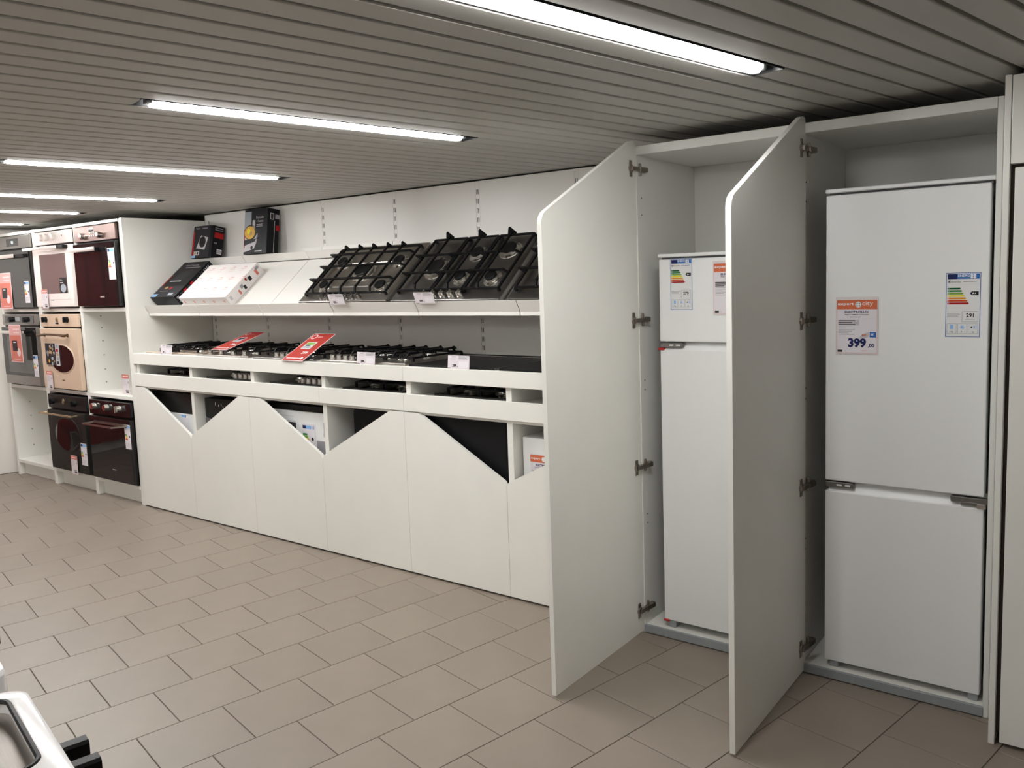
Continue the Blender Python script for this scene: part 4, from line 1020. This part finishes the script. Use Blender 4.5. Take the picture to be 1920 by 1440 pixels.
p = Print((0.250, 0, 0), Y_, Z_); p.rect(0.015, 0.15, 0.09, 0.19, 'dred'); p.lines(0.015, 0.085, 0.225, 2, 0.014, 0.005, 'grey'); p.text('CE', 0.02, 0.105, 0.012, 'white', 1); p.rect(0.045, 0.035, 0.085, 0.07, 'white'); 
for i in range(7): p.rect(0.048+0.005*i, 0.04, 0.0505+0.005*i, 0.066, 'dgrey', 1)
p.build(t, 'side_print', True)
t = carton('tall black carton with a food picture leaning on the back wall of the upper shelf', (-2.680, 0.497, 1.7800), (-0.13, 0, 0), 0.262, 0.095, 0.312, CARTK, CARTK)
p = Print((0, 0, 0), X_, Z_); p.rect(0.003, 0.175, 0.080, 0.297, 'steelink'); p.rect(0.003, 0.045, 0.014, 0.175, 'red', 1); p.poly([(0.003, 0.015), (0.12, 0.035), (0.15, 0.08), (0.16, 0.14), (0.003, 0.14)], 'light')
p.disc(0.075, 0.150, 0.072, 'dgrey', 1, 22, 0.75); p.disc(0.068, 0.150, 0.060, 'food', 2, 20, 0.75); p.disc(0.055, 0.16, 0.02, 'yellow', 3, 10); p.disc(0.08, 0.145, 0.016, 'tan', 3, 10); p.poly([(0.003, 0.06), (0.13, 0.085), (0.14, 0.105), (0.003, 0.10)], 'dgrey', 1)
p.disc(0.095, 0.045, 0.014, 'black', 1, 12); p.text('Fornello', 0.135, 0.243, 0.019, 'light', 1, wmax=0.085); p.text('1 fuoco', 0.145, 0.218, 0.017, 'light', 1, wmax=0.075); p.lines(0.14, 0.215, 0.205, 2, 0.012, 0.006, 'grey', 1)
p.rect(0.095, 0.175, 0.125, 0.235, 'light', 1); p.lines(0.14, 0.20, 0.17, 12, 0.009, 0.004, 'dgrey', 1); p.rect(0.13, 0.015, 0.21, 0.022, 'light', 1); p.build(t, 'front_print')
p = Print((0.262, 0, 0), Y_, Z_); p.rect(0.020, 0.235, 0.05, 0.28, 'light'); p.rect(0.06, 0.245, 0.10, 0.275, 'grey'); p.rect(0.055, 0.01, 0.059, 0.23, 'light'); p.rect(0.07, 0.165, 0.10, 0.20, 'dred'); p.rect(0.025, 0.24, 0.045, 0.275, 'dgrey', 1); p.build(t, 'side_print', True)

# ================================================================== COOKERS NEAR THE CAMERA
def cooker(loc, label, w_=0.60, d=0.58, h=0.90, knobs=5, m=None, rotz=0.0, kx0=0.20):
    """local: front faces +y; x runs along the front; origin floor, front left corner seen from the aisle side"""
    m = m or mat('white_cooker_enamel', (0.80, 0.78, 0.77), 0.10)
    t = thing('gas_cooker', label, 'cooker', loc, 'freestanding cookers', (0, 0, rotz), local=True)
    bx('body', m, t, 0.0, w_, -d+0.02, -0.025, 0.04, h-0.045, 0.004)
    for x in (0.04, w_-0.08):
        for y in (-d+0.05, -0.1): bx('foot', BLKPL, t, x, x+0.04, y, y+0.04, 0.0, 0.04, 0.004)
    # worktop: rounded edge, flat top with two sunken trays
    out = rounded_poly([(0, -d, 0.04), (w_, -d, 0.04), (w_, 0, 0.04), (0, 0, 0.04)], 0, 8)
    prof = [(0.0, h-0.045), (0.0, h-0.010), (0.003, h-0.003), (0.009, h)]
    n = len(out); c = Vector((w_/2, -d/2))
    def inset(q, e): return (c.x+(q[0]-c.x)*(w_/2-e)/(w_/2), c.y+(q[1]-c.y)*(d/2-e)/(d/2))
    bm = bmesh.new(); rings = [[bm.verts.new((*inset(q, e), z)) for q in out] for e, z in prof]
    for i in range(len(rings)-1):
        for k in range(n): bm.faces.new((rings[i][k], rings[i][(k+1) % n], rings[i+1][(k+1) % n], rings[i+1][k]))
    edges = [bm.edges.get((rings[-1][k], rings[-1][(k+1) % n])) for k in range(n)]
    trays = []
    for x0, x1 in ((0.033, 0.292), (0.308, w_-0.033)):
        tp = rounded_poly([(x0, -d+0.033, 0.028), (x1, -d+0.033, 0.028), (x1, -0.033, 0.028), (x0, -0.033, 0.028)], 0, 6)
        lv = [bm.verts.new((x, y, h)) for x, y in tp]; m2 = len(lv)
        edges += [bm.edges.new((lv[k], lv[(k+1) % m2])) for k in range(m2)]
        lo = [bm.verts.new((x, y, h-0.022)) for x, y in tp]
        for k in range(m2): bm.faces.new((lv[(k+1) % m2], lv[k], lo[k], lo[(k+1) % m2]))
        trays.append(tp)
    bmesh.ops.triangle_fill(bm, edges=edges, use_beauty=True, use_dissolve=False)
    bm.verts.index_update(); rim = MB(); rim.add([v.co[:] for v in bm.verts], [[v.index for v in f.verts] for f in bm.faces]); bm.free()
    rim.build('worktop_rim', m, t, smooth=True, angle=0.5)
    for tp in trays:
        m2 = len(tp)
        MB().tube([(x, y, h-0.001) for x, y in tp+[tp[0]]], 0.0042, 6, caps=False).build('black_trim', BLKPL, t, smooth=True)
        MB().prism(tp, 'z', h-0.030, h-0.0205).build('hob_tray', STEEL, t)
    for x, y, r in ((0.17, -0.16, 0.045), (0.43, -0.16, 0.035), (0.17, -0.42, 0.035), (0.43, -0.42, 0.05)):
        bo = MB().lathe([(r*1.4, 0), (r*1.3, 0.005), (r, 0.008), (r*0.95, 0.016), (r*0.4, 0.017)], (x, y, h-0.0225), seg=20).build('burner', CHROME, t, smooth=True)
        MB().lathe([(r*0.9, 0.017), (r*0.88, 0.023), (r*0.3, 0.025)], (x, y, h-0.0225), seg=20).build('burner_cap', BLKPL, bo, smooth=True)
    for x0, x1 in ((0.085, 0.295), (0.305, 0.515)):
        gr = MB(); z = h-0.006
        for y in (-0.10, -0.29, -0.48): gr.tube([(x0, y, h-0.024), (x0, y, z-0.004), (x0+0.008, y, z), (x1-0.008, y, z), (x1, y, z-0.004), (x1, y, h-0.024)], 0.005, 6)
        for x in (x0+0.035, (x0+x1)/2, x1-0.035): gr.tube([(x, -0.08, h-0.024), (x, -0.08, z-0.004), (x, -0.088, z), (x, -0.492, z), (x, -0.50, z-0.004), (x, -0.50, h-0.024)], 0.005, 6)
        gr.build('pan_support', BLKMET, t, smooth=True)
    bx('control_panel', m, t, 0.004, w_-0.004, -0.026, -0.004, h-0.155, h-0.046, 0.004)
    bx('oven_door', BLKGL, t, 0.004, w_-0.004, -0.026, 0.0, 0.20, h-0.165, 0.005)
    for i in range(knobs):
        x = kx0+0.066*i
        kb = MB().lathe([(0.024, 0), (0.024, 0.005), (0.020, 0.008), (0.0195, 0.012)], (x, -0.004, h-0.060), (0, 1, 0), 16)
        kb.prism([(x-0.0115, h-0.084), (x+0.0115, h-0.084), (x+0.0135, h-0.034), (x+0.009, h-0.030), (x-0.009, h-0.030), (x-0.0135, h-0.034)], 'y', 0.007, 0.042)
        kb.build('knob', BLKPL, t, smooth=True, angle=0.4)
    return t
CK = Vector((0.938, -2.475, 0))
cooker(CK, 'white gas cooker with rounded rim and black front knobs facing the aisle', rotz=TH)
cooker(CK-EP*0.656-E1*0.012, 'white gas cooker standing next in the row', rotz=TH, h=0.905, knobs=3, kx0=0.08)
